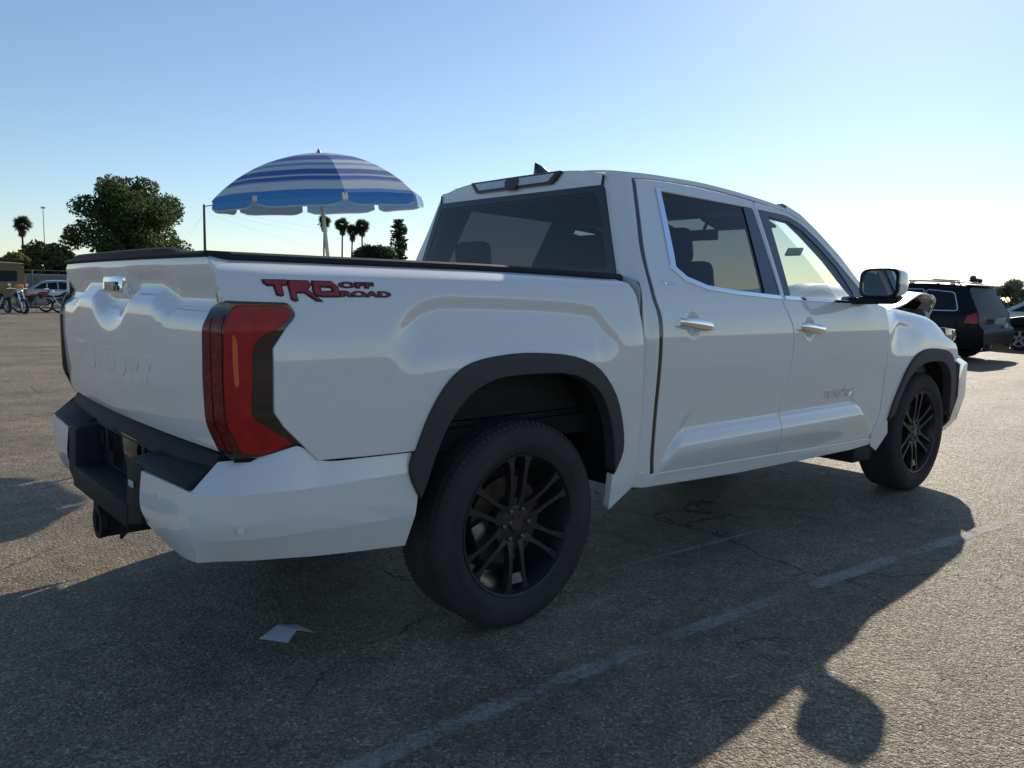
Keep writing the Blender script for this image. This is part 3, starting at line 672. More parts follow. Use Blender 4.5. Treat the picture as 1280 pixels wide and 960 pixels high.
# ---- tail lights (wrap round the corner): s<0 rear face, s>0 side
for sg in (-1, 1):
    def TL(s, z, sg=sg):
        # s runs round the outline in plan: s<0 bevelled rear face, s>0 side
        low = .030 * (1 - sstep(.82, .95, z)); top = .016 * sstep(1.19, 1.27, z)
        X0 = -1.166 + low + top; Y0 = .966 - low * .5 - top * .3; r = .010
        def at_(t): return (X0 + t, Y0 + t * .075) if t >= 0 else (X0 + t * .46, Y0 + t * .90)
        if abs(s) >= r: x, y = at_(s)
        else:
            u = (s + r) / (2 * r); A, B = at_(-r), at_(r)
            x = A[0] * (1 - u) ** 2 + 2 * u * (1 - u) * X0 + B[0] * u * u; y = A[1] * (1 - u) ** 2 + 2 * u * (1 - u) * Y0 + B[1] * u * u
        return (x, sg * y, z)
    hint = (-.6, sg * .8, 0)
    full = [(-.074, 1.205), (-.055, 1.262), (-.012, 1.280), (.180, 1.276), (.210, 1.238), (.146, 1.143), (.142, .945), (.218, .838), (.080, .812), (-.01, .815), (-.055, .836), (-.068, .90), (-.076, 1.05)]
    lamp = panel('tail_light', fillet(full, .012, 2), TL, hint, SMOKE, truck, gap=.002, lip=.004, thick=.05, grid=.014, edge=.015, off=.004)
    cshape = [(.006, 1.226), (.018, 1.268), (.170, 1.266), (.192, 1.242), (.163, 1.200), (.112, 1.183), (.080, 1.150), (.074, .930), (.112, .905), (.178, .846), (.090, .822), (.024, .828), (.008, .90), (.003, 1.05)]
    panel('red_lens', fillet(cshape, [.02, .02, .01, .01, .03, .03, .02, .02, .03, .01, .01, .02, .02, .02], 3), TL, hint, REDL, lamp, gap=0, lip=.003, thick=.008, grid=.012, edge=.012, off=.010)
    panel('red_strip', [(-.064, 1.215), (-.043, 1.228), (-.042, 1.04), (-.036, .92), (-.022, .842), (-.045, .848), (-.058, .91), (-.065, 1.04)], TL, hint, REDD, lamp, gap=0, lip=.002, thick=.006, grid=.012, edge=.012, off=.008)
    panel('red_strip', [(-.036, 1.230), (-.003, 1.235), (-.004, 1.04), (0, .92), (.010, .842), (-.012, .842), (-.027, .92), (-.035, 1.04)], TL, hint, REDD, lamp, gap=0, lip=.002, thick=.006, grid=.012, edge=.012, off=.009)
    panel('orange_lens', fillet([(.025, 1.185), (.037, 1.165), (.040, 1.035), (.029, 1.03), (.024, 1.10)], .005, 2), TL, hint, AMBER, lamp, gap=0, lip=.001, thick=.003, grid=.012, edge=.012, off=.0125)

# ---- rear bumper
def bez(cols, nu=5, nv=5):
    """densify a table of columns (each a list of points) smoothly"""
    cols = [[Vector(q) for q in c] for c in cols]
    c2 = [spline(c, nv) for c in cols]
    return [list(r) for r in zip(*[spline([c2[i][j] for i in range(len(c2))], nu) for j in range(len(c2[0]))])]
for sg in (-1, 1):
    c = [[(-.500, .976, .766), (-.500, .986, .70), (-.500, .985, .62), (-.508, .982, .545), (-.530, .950, .43)],
         [(-.70, .977, .770), (-.70, .990, .70), (-.70, .989, .62), (-.71, .984, .55), (-.73, .950, .448)],
         [(-.86, .975, .779), (-.86, .996, .700), (-.86, .992, .62), (-.87, .985, .556), (-.88, .946, .462)],
         [(-.940, .970, .834), (-.98, .997, .704), (-.98, .992, .62), (-.98, .983, .56), (-.98, .940, .474)],
         [(-1.05, .950, .810), (-1.10, .989, .708), (-1.10, .984, .62), (-1.095, .973, .565), (-1.085, .928, .485)],
         [(-1.115, .922, .803), (-1.195, .960, .713), (-1.199, .956, .62), (-1.19, .944, .57), (-1.165, .902, .492)],
         [(-1.160, .890, .797), (-1.248, .906, .718), (-1.254, .904, .62), (-1.247, .893, .57), (-1.220, .868, .490)]]
    c = [[(x, sg * y, z) for x, y, z in q] for q in c]
    mb = MB()
    for k in range(4):
        if k == 1: continue
        ks = (1, 2, 3) if k == 2 else (k, k + 1)
        mb.loft(bez([[q[i] for i in ks] for q in c], 5, 3 if k == 2 else 1))
    d = [[(-1.248, .906, .718), (-1.254, .904, .62), (-1.247, .893, .57), (-1.220, .868, .490)],
         [(-1.256, .84, .720), (-1.263, .838, .63), (-1.257, .82, .56), (-1.235, .79, .490)],
         [(-1.263, .69, .718), (-1.271, .69, .63), (-1.267, .68, .57), (-1.246, .66, .505)],
         [(-1.270, .508, .714), (-1.278, .508, .63), (-1.276, .513, .585), (-1.260, .525, .535)]]
    d = [[(x, sg * y, z) for x, y, z in q] for q in d]
    mb.loft(bez(d, 4, 4))
    # top lip turning in under the step pad
    mb.loft([[q[0], (q[0][0] + .03, q[0][1], q[0][2] + .002)] for q in d])
    cap = mb.build('rear_bumper_corner', PAINT, truck, smooth=28)
    mb = MB(); mb.lathe([(0, .001), (0, .011), (.004, .012)], Matrix.Translation((-1.130, sg * .985, .60)) @ (Matrix.Rotation(0, 4, 'Z') if sg < 0 else Matrix.Rotation(math.pi, 4, 'Z')), 16); mb.build('parking_sensor', PAINT, cap)
    mb = MB(); mb.lathe([(0, .001), (0, .011), (.004, .012)], Matrix.Translation((-1.2715, sg * .66, .66)) @ Matrix.Rotation(RAD(-90), 4, 'Z'), 16); mb.build('parking_sensor', PAINT, cap)
mb = MB()
for sg in (-1, 1):
    # step pads at the ends
    mb.hexa([(-1.272, sg * .36, .716), (-1.250, sg * .885, .716), (-1.10, sg * .885, .716), (-1.10, sg * .36, .716), (-1.266, sg * .36, .736), (-1.244, sg * .875, .736), (-1.160, sg * .885, .786), (-1.12, sg * .36, .752)])
    # end faces beside the plate recess
    mb.hexa([(-1.284, sg * .36, .50), (-1.276, sg * .506, .530), (-1.12, sg * .506, .53), (-1.12, sg * .36, .50), (-1.275, sg * .36, .728), (-1.268, sg * .506, .728), (-1.12, sg * .506, .728), (-1.12, sg * .36, .728)])
# lower step and recess wall
mb.hexa([(-1.288, -.38, .490), (-1.288, .38, .490), (-1.12, .38, .49), (-1.12, -.38, .49), (-1.286, -.38, .575), (-1.286, .38, .575), (-1.12, .38, .59), (-1.12, -.38, .59)])
mb.hexa([(-1.175, -.52, .56), (-1.175, .52, .56), (-1.08, .52, .56), (-1.08, -.52, .56), (-1.160, -.52, .80), (-1.160, .52, .80), (-1.08, .52, .80), (-1.08, -.52, .80)])
mb.hexa([(-1.19, -.88, .74), (-1.19, .88, .74), (-1.09, .88, .74), (-1.09, -.88, .74), (-1.150, -.88, .822), (-1.150, .88, .822), (-1.09, .88, .822), (-1.09, -.88, .822)])
step = mb.build('rear_bumper_step', BLACKPL, truck, bevel=.008)
for sg in (-1, 1):
    for i in range(7):
        mb = MB(); mb.box((-1.232 + .011 * i, sg * .62, .7395 + .0040 * i), (.005, .42, .006)); mb.build('step_rib', BLACKPL, step)
mb = MB(); mb.box((-1.180, 0, .68), (.012, .32, .15)); mb.build('plate_bracket', GLOSSBLK, step, bevel=.003)
for sg in (-1, 1):
    for yy, zz, hh in ((.24, .70, .10), (.32, .69, .07)):
        mb = MB(); mb.box((-1.182, sg * yy, zz), (.012, .034, hh)); mb.build('socket_cover', BLACKPL, step, bevel=.003)
mb = MB(); mb.box((-1.279, -.42, .655), (.006, .05, .022)); mb.build('step_marker', mat('pale_marker', (.5, .5, .5), .4), step, bevel=.002)
mb = MB()
for a, b in (((-1.14, 0, .468), (.30, .085, .014)), ((-1.14, 0, .382), (.30, .085, .014)), ((-1.14, .036, .425), (.30, .014, .075)), ((-1.14, -.036, .425), (.30, .014, .075))): mb.box(a, b)
mb.lathe([(-.012, .062), (.012, .062), (.012, .048), (-.012, .048)], Matrix.Translation((-1.280, 0, .425)) @ Matrix.Rotation(RAD(-90), 4, 'Z'), 20, True)
mb.box((-1.18, .14, .44), (.16, .08, .06)); mb.tube([(-1.22, -.10, .43), (-1.24, -.13, .39), (-1.22, -.16, .43)], .008)
mb.build('tow_hitch', BLACKPL, truck, smooth=30)
# ---- wheels (axis = y, outer face towards -y at y=0)
def make_wheel():
    mb = MB()
    # rim barrel and lip
    mb.lathe([(-.006, .290), (-.014, .285), (-.012, .277), (.002, .271), (.03, .262), (.10, .252), (.20, .252), (.215, .27)], None, 72)
    # hub
    mb.lathe([(.020, .001), (.020, .052), (.024, .075), (.040, .088), (.075, .090)], None, 36)
    # six pairs of split spokes
    for i in range(6):
        for s in (-1, 1):
            a0 = RAD(90 + 60 * i + s * 22); a1 = RAD(90 + 60 * i + s * 9.5); am = RAD(90 + 60 * i + s * 10.5); an = RAD(90 + 60 * i + s * 14)
            def P(r, a, wd, y):
                return Vector((r * math.cos(a) - wd * math.sin(a), y, r * math.sin(a) + wd * math.cos(a)))
            R_ = [(.072, a0, .018, .022), (.12, an, .0092, .012), (.17, am, .0082, .007), (.225, a1, .0095, .003), (.258, a1, .014, .001), (.272, a1, .026, .001)]
            rows = []
            for r, a, wd, y in R_:
                rows.append([P(r, a, -wd, y), P(r, a, wd, y), P(r, a, wd * .8, y + .035), P(r, a, -wd * .8, y + .035)])
            mb.loft(rows, True)
        # web joining the pair at the hub
        a = RAD(90 + 60 * i)
        mb.hexa([Vector((r * math.cos(a + t), y, r * math.sin(a + t))) for y in (.026, .055) for r, t in ((.07, -.3), (.07, .3), (.105, .20), (.105, -.20))])
    wheel = mb.build('wheel', RIMBLK, truck, smooth=35)
    prof = [(.0, .280), (-.013, .291), (-.024, .312), (-.030, .338), (-.027, .366), (-.018, .388), (-.004, .4015), (.02, .4075), (.08, .4105), (.11, .411), (.14, .4105), (.20, .4075), (.224, .4015), (.238, .388), (.247, .366), (.250, .338), (.244, .312), (.232, .291), (.22, .280)]
    mb = MB(); mb.lathe(prof, None, 96); ty = mb.build('tyre', RUBBER, wheel, smooth=50)
    # raised ring on the sidewall
    mb = MB(); mb.lathe([(-.0235, .309), (-.0280, .315), (-.0305, .327), (-.0325, .340), (-.0300, .346)], None, 72); mb.build('sidewall_ring', RUBBER, wheel, smooth=50)
    # tread blocks
    mb = MB(); n = 88
    for k in range(n):
        a = 2 * math.pi * k / n
        er = Vector((math.cos(a), 0, math.sin(a))); et = Vector((-math.sin(a), 0, math.cos(a)))
        R3 = Matrix((et, (0, 1, 0), er)).transposed()
        for y, r, tilt, wd, ln in ((-.007, .3965, -45, .024, .021), (.227, .3965, 45, .024, .021)):
            Rt = R3 @ Matrix.Rotation(RAD(-tilt), 3, 'X')
            mb.box(er * r + Vector((0, y, 0)), (ln, wd, .008), Rt)
        for y in (.045, .085, .135, .175):
            mb.box(er * .4095 + Vector((0, y, 0)) + et * (.008 if y in (.085, .175) else 0), (.021, .031, .006), R3)
    mb.build('tread', RUBBER, wheel, smooth=20, kind='stuff')
    mb = MB(); mb.lathe([(.012, .001), (.012, .030), (.018, .036), (.03, .036)], None, 32); mb.build('hub_cap', GLOSSBLK, wheel)
    for i in range(6):
        a = RAD(60 * i + 60)
        mb = MB(); mb.lathe([(.008, .001), (.008, .007), (.012, .010), (.034, .011)], Matrix.Translation((.0635 * math.cos(a), 0, .0635 * math.sin(a))), 6)
        mb.build('lug_nut', STEEL, wheel, smooth=0)
    mb = MB(); mb.lathe([(.085, .07), (.085, .178), (.110, .178), (.110, .07)], None, 48); mb.build('brake_disc', RUST, wheel)
    mb = MB()
    a = RAD(200)
    mb.box((.150 * math.cos(a), .095, .150 * math.sin(a)), (.07, .085, .15), Matrix.Rotation(-a, 3, 'Y')); mb.build('brake_caliper', STEEL, wheel, bevel=.012)
    mb = MB(); mb.box((.13, .125, .10), (.10, .02, .06), Matrix.Rotation(.6, 3, 'Y')); mb.lathe([(.118, .06), (.118, .215)], None, 40); mb.build('brake_shield', DARK, wheel)
    mb = MB(); mb.hexa([(-.03, .004, -.240), (.03, .004, -.240), (.03, .008, -.238), (-.03, .008, -.238), (-.022, .010, -.200), (.022, .010, -.200), (.022, .016, -.2), (-.022, .016, -.2)]); mb.build('balance_weight', STEEL, wheel)
    return wheel
def copy_tree(o, parent):
    c = o.copy(); COL.objects.link(c); c.parent = parent
    for ch in o.children: copy_tree(ch, c)
    return c
W0 = make_wheel()
spots = [(0, -.955, .412, 0, 22), (3.70, -.945, .412, 0, 4), (0, .955, .412, math.pi, 10), (3.70, .945, .412, math.pi, 40)]
for i, (x, y, z, rz, spin) in enumerate(spots):
    o = W0 if i == 0 else copy_tree(W0, truck)
    o.location = (x, y, z); o.rotation_euler = (0, RAD(0), rz)

# ---- underbody
mb = MB()
for sg in (-1, 1):
    mb.box((-.3, sg * .48, .60), (1.75, .08, .16)); mb.box((2.2, sg * .48, .47), (3.6, .08, .14))
mb.box((-1.05, 0, .60), (.08, 1.1, .10)); mb.box((.8, 0, .5), (.1, 1.0, .1)); mb.box((2.6, 0, .44), (.3, 1.0, .08))
mb.build('chassis_frame', DARK, truck)
mb = MB(); mb.box((2.0, 0, .62), (2.4, 1.80, .10)); mb.box((-.25, 0, .76), (1.8, 1.66, .08)); mb.build('floor_pan', DARK, truck)
mb = MB(); mb.tube([(0, -.75, .40), (0, .75, .40)], .05, 12); mb.lathe([(-.13, .02), (-.11, .09), (0, .14), (.11, .09), (.13, .02)], Matrix.Translation((0, 0, .41)), 20); mb.build('rear_axle', DARK, truck)
mb = MB(); mb.tube([(3.7, -.75, .40), (3.7, .75, .40)], .04, 10); mb.box((3.7, 0, .45), (.7, .8, .12)); mb.build('front_axle', DARK, truck)
mb = MB(); mb.tube([(1.2, .35, .46), (.5, .38, .45), (-.55, .62, .52), (-.95, .66, .47)], .04, 10); mb.tube([(1.9, .2, .45), (1.2, .35, .46)], .09, 12); mb.build('exhaust_pipe', RUST, truck)
mb = MB(); mb.lathe([(-.09, .20), (-.10, .30), (-.06, .36), (.06, .36), (.10, .30), (.09, .20)], Matrix.Translation((-.72, 0, .58)) @ Matrix.Rotation(RAD(90), 4, 'X'), 32); mb.build('spare_tyre', RUBBER, truck)
for sg in (-1, 1):
    mb = MB(); mb.hexa([(3.02, sg * .66, .285), (3.05, sg * .66, .285), (3.05, sg * .93, .285), (3.02, sg * .93, .285), (3.06, sg * .66, .46), (3.10, sg * .66, .46), (3.10, sg * .94, .46), (3.06, sg * .94, .46)]); mb.box((2.93, sg * .80, .36), (.22, .26, .13)); mb.build('mud_guard', BLACKPL, truck, bevel=.012)
    mb = MB(); mb.box((0, sg * .62, .46), (.06, .06, .35)); mb.tube([(-.6, sg * .55, .52), (0, sg * .55, .38), (.65, sg * .55, .52)], .03, 6); mb.build('leaf_spring', DARK, truck)

# ---- door mirrors
for sg in (-1, 1):
    y0 = 1.035
    rows = []
    for i in range(9):
        u = i / 8; x = 2.555 + .175 * u; k = 1 - .30 * u ** 3
        cy, cz = y0 + .10 + .01 * u, 1.415
        hw, hh = .112 * k, .083 * k
        rows.append([(x, sg * (cy + hw * math.copysign(abs(math.cos(t)) ** .45, math.cos(t))), cz + hh * math.copysign(abs(math.sin(t)) ** .45, math.sin(t)) + .004 * math.cos(t)) for t in [2 * math.pi * j / 28 for j in range(28)]])
    mb = MB(); mb.loft(rows, True); mb.add(rows[-1], [tuple(range(28))]); mir = mb.build('door_mirror', PAINT, truck, smooth=50)
    r0 = rows[0]; cx_ = Vector((2.5545, sg * (y0 + .10), 1.415))
    def sc(k, dx): return [((q[0] + dx), cx_.y + (q[1] - cx_.y) * k, cx_.z + (q[2] - cx_.z) * k) for q in r0]
    mb = MB(); mb.loft([sc(1.012, .012), sc(1.014, -.004), sc(1.0, -.010), sc(.86, -.008), sc(.85, .006)], True); mb.build('mirror_rim', GLOSSBLK, mir, smooth=50)
    mb = MB(); mb.add(sc(.86, .002), [tuple(range(28))]); mb.build('mirror_glass', mat('mirror_silver', (.62, .66, .66), .02, 1., var=0), mir)
    mb = MB(); lo = [(2.553, y0 - .02, 1.338), (2.553, y0 + .215, 1.338), (2.70, y0 + .19, 1.345), (2.74, y0 - .02, 1.345)]; bo = [(2.565, y0 - .06, 1.292), (2.565, y0 + .19, 1.296), (2.68, y0 + .16, 1.30), (2.74, y0 - .06, 1.298)]
    mb.hexa([(x, sg * y, z) for x, y, z in bo] + [(x, sg * y, z) for x, y, z in lo]); mb.build('mirror_foot', BLACKPL, mir, bevel=.016, seg=3)
    mb = MB(); mb.hexa([(2.56, sg * .90, 1.292), (2.56, sg * 1.02, 1.292), (2.74, sg * 1.02, 1.292), (2.80, sg * .90, 1.292), (2.58, sg * .90, 1.335), (2.58, sg * 1.02, 1.330), (2.72, sg * 1.02, 1.335), (2.78, sg * .90, 1.345)]); mb.build('mirror_arm', BLACKPL, mir, bevel=.01)

# ---- interior
def cushion(name, c, d, rot=None, m=LEATHER, bev=.05):
    mb = MB(); mb.box(c, d, rot); return mb.build(name, m, truck, bevel=min(bev, min(d) * .45), seg=3)
for sy in (-.42, .42):
    cushion('front_seat_cushion', (1.93, sy, .92), (.55, .52, .18))
    cushion('front_seat_backrest', (1.62, sy, 1.20), (.16, .50, .62), Matrix.Rotation(RAD(-12), 3, 'Y'))
    mb = MB(); mb.box((1.545, sy, 1.59), (.11, .28, .20), Matrix.Rotation(RAD(-10), 3, 'Y')); hr = mb.build('front_headrest', LEATHER, truck, bevel=.045, seg=3)
    mb = MB(); mb.tube([(1.57, sy - .06, 1.45), (1.56, sy - .06, 1.55)], .007); mb.tube([(1.57, sy + .06, 1.45), (1.56, sy + .06, 1.55)], .007); mb.build('headrest_post', CHROME, hr)
cushion('rear_bench', (1.10, 0, .92), (.50, 1.45, .18))
cushion('rear_bench_back', (.87, 0, 1.19), (.14, 1.45, .50), Matrix.Rotation(RAD(-8), 3, 'Y'))
for sy in (-.47, .47):
    mb = MB(); mb.box((.865, sy, 1.515), (.10, .27, .19), Matrix.Rotation(RAD(-6), 3, 'Y')); mb.build('rear_headrest', LEATHER, truck, bevel=.045, seg=3)
cushion('dashboard', (2.78, 0, 1.10), (.50, 1.62, .28), None, INTER, .08)
cushion('instrument_hood', (2.60, .40, 1.25), (.22, .40, .08), None, INTER, .03)
cushion('centre_screen', (2.55, 0, 1.24), (.03, .34, .20), None, GLOSSBLK, .01)
mb = MB(); M_ = Matrix.Translation((2.40, .40, 1.20)) @ Matrix.Rotation(RAD(-65), 4, 'Y')
mb.tube([M_ @ Vector((.185 * math.cos(t), .185 * math.sin(t), 0)) for t in [2 * math.pi * j / 32 for j in range(33)]], .016, 8); mb.box(M_ @ Vector((0, 0, 0)), (.10, .14, .04)); mb.box(M_ @ Vector((0, 0, 0)), (.03, .36, .02), M_.to_3x3()); mb.build('steering_wheel', LEATHER, truck, smooth=40)
mb = MB(); mb.box((2.40, 0, 1.72), (.03, .26, .07)); mb.tube([(2.42, 0, 1.74), (2.46, 0, 1.80)], .012); mb.build('rear_view_mirror', GLOSSBLK, truck, bevel=.01)
for sy in (-.36, .36):
    mb = MB(); mb.box((2.28, sy, 1.775), (.20, .42, .018), Matrix.Rotation(RAD(16), 3, 'Y')); mb.build('sun_visor', LINER, truck, bevel=.006)
mb = MB(); mb.box((2.47, -.64, 1.60), (.012, .10, .055), Matrix.Rotation(RAD(40), 3, 'Y')); mb.build('paper_tag', mat('white_paper', (.75, .75, .73), .8, var=.03), truck)
mb = MB(); mb.box((1.75, 0, .68), (2.1, 1.7, .04)); mb.build('cabin_floor', INTER, truck)
# ================================================================== GROUND
def asphalt():
    m = bpy.data.materials.new('asphalt'); m.use_nodes = True
    n = m.node_tree; b = n.nodes['Principled BSDF']; L = n.links.new
    tc = n.nodes.new('ShaderNodeTexCoord')
    def noise(sc, det=4, rough=.6):
        q = n.nodes.new('ShaderNodeTexNoise'); q.inputs['Scale'].default_value = sc; q.inputs['Detail'].default_value = det; q.inputs['Roughness'].default_value = rough
        L(tc.outputs['Object'], q.inputs['Vector']); return q
    def ramp(src, stops):
        r = n.nodes.new('ShaderNodeValToRGB'); e = r.color_ramp.elements
        while len(e) < len(stops): e.new(.5)
        for k, (p_, c_) in enumerate(stops): e[k].position = p_; e[k].color = tuple(c_) + (1,) if len(c_) == 3 else c_
        L(src, r.inputs[0]); return r
    def mix(a, b_, f, mode='MIX'):
        q = n.nodes.new('ShaderNodeMix'); q.data_type = 'RGBA'; q.blend_type = mode
        if isinstance(f, float): q.inputs[0].default_value = f
        else: L(f, q.inputs[0])
        L(a, q.inputs[6]); L(b_, q.inputs[7]); return q.outputs[2]
    def math_(op, a, v):
        q = n.nodes.new('ShaderNodeMath'); q.operation = op; q.use_clamp = False
        L(a, q.inputs[0])
        if isinstance(v, (int, float)): q.inputs[1].default_value = v
        else: L(v, q.inputs[1])
        return q.outputs[0]
    # aggregate stones
    vo = n.nodes.new('ShaderNodeTexVoronoi'); vo.inputs['Scale'].default_value = 130; L(tc.outputs['Object'], vo.inputs['Vector'])
    vo2 = n.nodes.new('ShaderNodeTexVoronoi'); vo2.inputs['Scale'].default_value = 60; L(tc.outputs['Object'], vo2.inputs['Vector'])
    sep = n.nodes.new('ShaderNodeSeparateColor'); L(vo.outputs['Color'], sep.inputs[0])
    stone = ramp(sep.outputs[0], [(0., (.135, .112, .080)), (.35, (.250, .206, .142)), (.75, (.318, .262, .182)), (.94, (.45, .385, .285)), (1., (.62, .55, .45))])
    big = ramp(noise(.35, 5).outputs[0], [(.3, (.58, .57, .56)), (.7, (1.16, 1.13, 1.07))])
    mid = ramp(noise(2.6, 6, .65).outputs[0], [(.3, (.78, .78, .78)), (.7, (1.1, 1.1, 1.1))])
    c = mix(stone.outputs[0], big.outputs[0], 1.0, 'MULTIPLY'); c = mix(c, mid.outputs[0], 1.0, 'MULTIPLY')
    patch = ramp(noise(8.5, 5, .7).outputs[0], [(.36, (.70, .70, .71)), (.55, (1.03, 1.03, 1.02)), (.72, (1.22, 1.2, 1.15))]); c = mix(c, patch.outputs[0], .85, 'MULTIPLY')
    # oil spots
    oil = ramp(noise(1.15, 3).outputs[0], [(.62, (1, 1, 1)), (.74, (.55, .54, .53))]); c = mix(c, oil.outputs[0], .8, 'MULTIPLY')
    # tar streaks running across the lot
    st = n.nodes.new('ShaderNodeMapping'); st.inputs['Scale'].default_value = (.10, 1.1, 1); st.inputs['Rotation'].default_value = (0, 0, .25); L(tc.outputs['Object'], st.inputs[0])
    sn = n.nodes.new('ShaderNodeTexNoise'); sn.inputs['Scale'].default_value = 1.0; sn.inputs['Detail'].default_value = 5; L(st.outputs[0], sn.inputs['Vector'])
    str_ = ramp(sn.outputs[0], [(.42, (.72, .70, .68)), (.52, (1, 1, 1))]); c = mix(c, str_.outputs[0], .7, 'MULTIPLY')
    # cracks
    wp = noise(1.7, 4); wm = n.nodes.new('ShaderNodeVectorMath'); wm.operation = 'SCALE'; wm.inputs[3].default_value = .55; L(wp.outputs[1], wm.inputs[0])
    wa = n.nodes.new('ShaderNodeVectorMath'); wa.operation = 'ADD'; cr2 = noise(24, 3, .7); cs2 = n.nodes.new('ShaderNodeVectorMath'); cs2.operation = 'SCALE'; cs2.inputs[3].default_value = .035; L(cr2.outputs[1], cs2.inputs[0]); cs3 = n.nodes.new('ShaderNodeVectorMath'); cs3.operation = 'ADD'; L(cs2.outputs[0], cs3.inputs[0]); L(wm.outputs[0], cs3.inputs[1]); L(tc.outputs['Object'], wa.inputs[0]); L(cs3.outputs[0], wa.inputs[1])
    cv = n.nodes.new('ShaderNodeTexVoronoi'); cv.feature = 'DISTANCE_TO_EDGE'; cv.inputs['Scale'].default_value = .85; L(wa.outputs[0], cv.inputs['Vector'])
    cn = noise(.8, 2)
    cw = math_('MULTIPLY', ramp(cn.outputs[0], [(.45, (0, 0, 0)), (.66, (1, 1, 1))]).outputs[0], .014)
    cdiv = n.nodes.new('ShaderNodeMath'); cdiv.operation = 'SUBTRACT'; L(cw, cdiv.inputs[0]); L(cv.outputs['Distance'], cdiv.inputs[1])
    crk = n.nodes.new('ShaderNodeMapRange'); crk.inputs['From Min'].default_value = 0; crk.inputs['From Max'].default_value = .006; L(cdiv.outputs[0], crk.inputs[0])
    dk = n.nodes.new('ShaderNodeRGB'); dk.outputs[0].default_value = (.075, .066, .052, 1)
    c = mix(c, dk.outputs[0], crk.outputs[0])
    L(c, b.inputs['Base Color'])
    rr = ramp(sep.outputs[1], [(0., (.45, .45, .45)), (1., (.85, .85, .85))]); L(rr.outputs[0], b.inputs['Roughness'])
    b.inputs['Specular IOR Level'].default_value = .3
    # relief
    h1 = math_('MULTIPLY', vo.outputs['Distance'], -1.0); h2 = math_('MULTIPLY', vo2.outputs['Distance'], -1.1)
    h = math_('ADD', h1, h2); h = math_('ADD', h, math_('MULTIPLY', sep.outputs[2], .5))
    h = math_('ADD', h, math_('MULTIPLY', noise(14, 4).outputs[0], 1.4))
    h = math_('ADD', h, math_('MULTIPLY', crk.outputs[0], -2.0))
    bp = n.nodes.new('ShaderNodeBump'); bp.inputs['Strength'].default_value = 1; bp.inputs['Distance'].default_value = .0048
    L(h, bp.inputs['Height']); L(bp.outputs[0], b.inputs['Normal'])
    return m
ASPH = asphalt()
mb = MB(); mb.add([(-900, -900, 0), (900, -900, 0), (900, 900, 0), (-900, 900, 0)], [(0, 1, 2, 3)])
structure(mb.build('ground', ASPH, recalc=False, smooth=0))
def worn_paint():
    m = bpy.data.materials.new('worn_white_line'); m.use_nodes = True
    n = m.node_tree; b = n.nodes['Principled BSDF']; L = n.links.new
    b.inputs['Base Color'].default_value = (.50, .49, .46, 1); b.inputs['Roughness'].default_value = .7
    tc = n.nodes.new('ShaderNodeTexCoord')
    a = n.nodes.new('ShaderNodeTexNoise'); a.inputs['Scale'].default_value = 38; a.inputs['Detail'].default_value = 6; a.inputs['Roughness'].default_value = .75; L(tc.outputs['Object'], a.inputs['Vector'])
    a2 = n.nodes.new('ShaderNodeTexNoise'); a2.inputs['Scale'].default_value = 2.2; a2.inputs['Detail'].default_value = 3; L(tc.outputs['Object'], a2.inputs['Vector'])
    # thin paint towards the two edges of the stripe (uv v across)
    uv = n.nodes.new('ShaderNodeSeparateXYZ'); L(tc.outputs['UV'], uv.inputs[0])
    e = n.nodes.new('ShaderNodeMath'); e.operation = 'PINGPONG'; e.inputs[1].default_value = .5; L(uv.outputs[1], e.inputs[0])
    e2 = n.nodes.new('ShaderNodeMapRange'); e2.inputs['From Max'].default_value = .32; e2.inputs['To Min'].default_value = -.45; e2.inputs['To Max'].default_value = .03; L(e.outputs[0], e2.inputs[0])
    s = n.nodes.new('ShaderNodeMath'); s.operation = 'ADD'; L(a.outputs[0], s.inputs[0]); L(a2.outputs[0], s.inputs[1])
    s2 = n.nodes.new('ShaderNodeMath'); s2.operation = 'ADD'; L(s.outputs[0], s2.inputs[0]); L(e2.outputs[0], s2.inputs[1])
    r = n.nodes.new('ShaderNodeMapRange'); r.inputs['From Min'].default_value = .86; r.inputs['From Max'].default_value = 1.14; r.inputs['To Max'].default_value = .55; L(s2.outputs[0], r.inputs[0])
    L(r.outputs[0], b.inputs['Alpha'])
    vo = n.nodes.new('ShaderNodeTexVoronoi'); vo.inputs['Scale'].default_value = 95; L(tc.outputs['Object'], vo.inputs['Vector'])
    bp = n.nodes.new('ShaderNodeBump'); bp.inputs['Distance'].default_value = .004; bp.invert = True; L(vo.outputs['Distance'], bp.inputs['Height']); L(bp.outputs[0], b.inputs['Normal'])
    return m
LINE = worn_paint()
def stripe(pts, wd):
    V = []; F = []; UV = []
    n = len(pts)
    for i, (x, y) in enumerate(pts):
        d = Vector((pts[min(i + 1, n - 1)][0] - pts[max(i - 1, 0)][0], pts[min(i + 1, n - 1)][1] - pts[max(i - 1, 0)][1])).normalized()
        V += [(x - d.y * wd / 2, y + d.x * wd / 2, .004), (x + d.y * wd / 2, y - d.x * wd / 2, .004)]
    for i in range(n - 1): F.append((2 * i + 1, 2 * i + 3, 2 * i + 2, 2 * i)); UV += [(i, 0), (i + 1, 0), (i + 1, 1), (i, 1)]
    me = bpy.data.meshes.new('parking_line'); me.from_pydata(V, [], F); u = me.uv_layers.new(name='UVMap')
    for k, q in enumerate(UV): u.data[k].uv = q
    o = link('parking_line', me, None, LINE); structure(o)
stripe([(-2.6, -1.43), (-.92, -1.41), (-.4, -1.395), (.35, -1.42), (1.68, -1.50), (3.55, -1.69), (6.0, -1.95)], .15)
stripe([(.2, -.70), (.47, -.72), (1.15, -.78), (2.0, -.84)], .06)
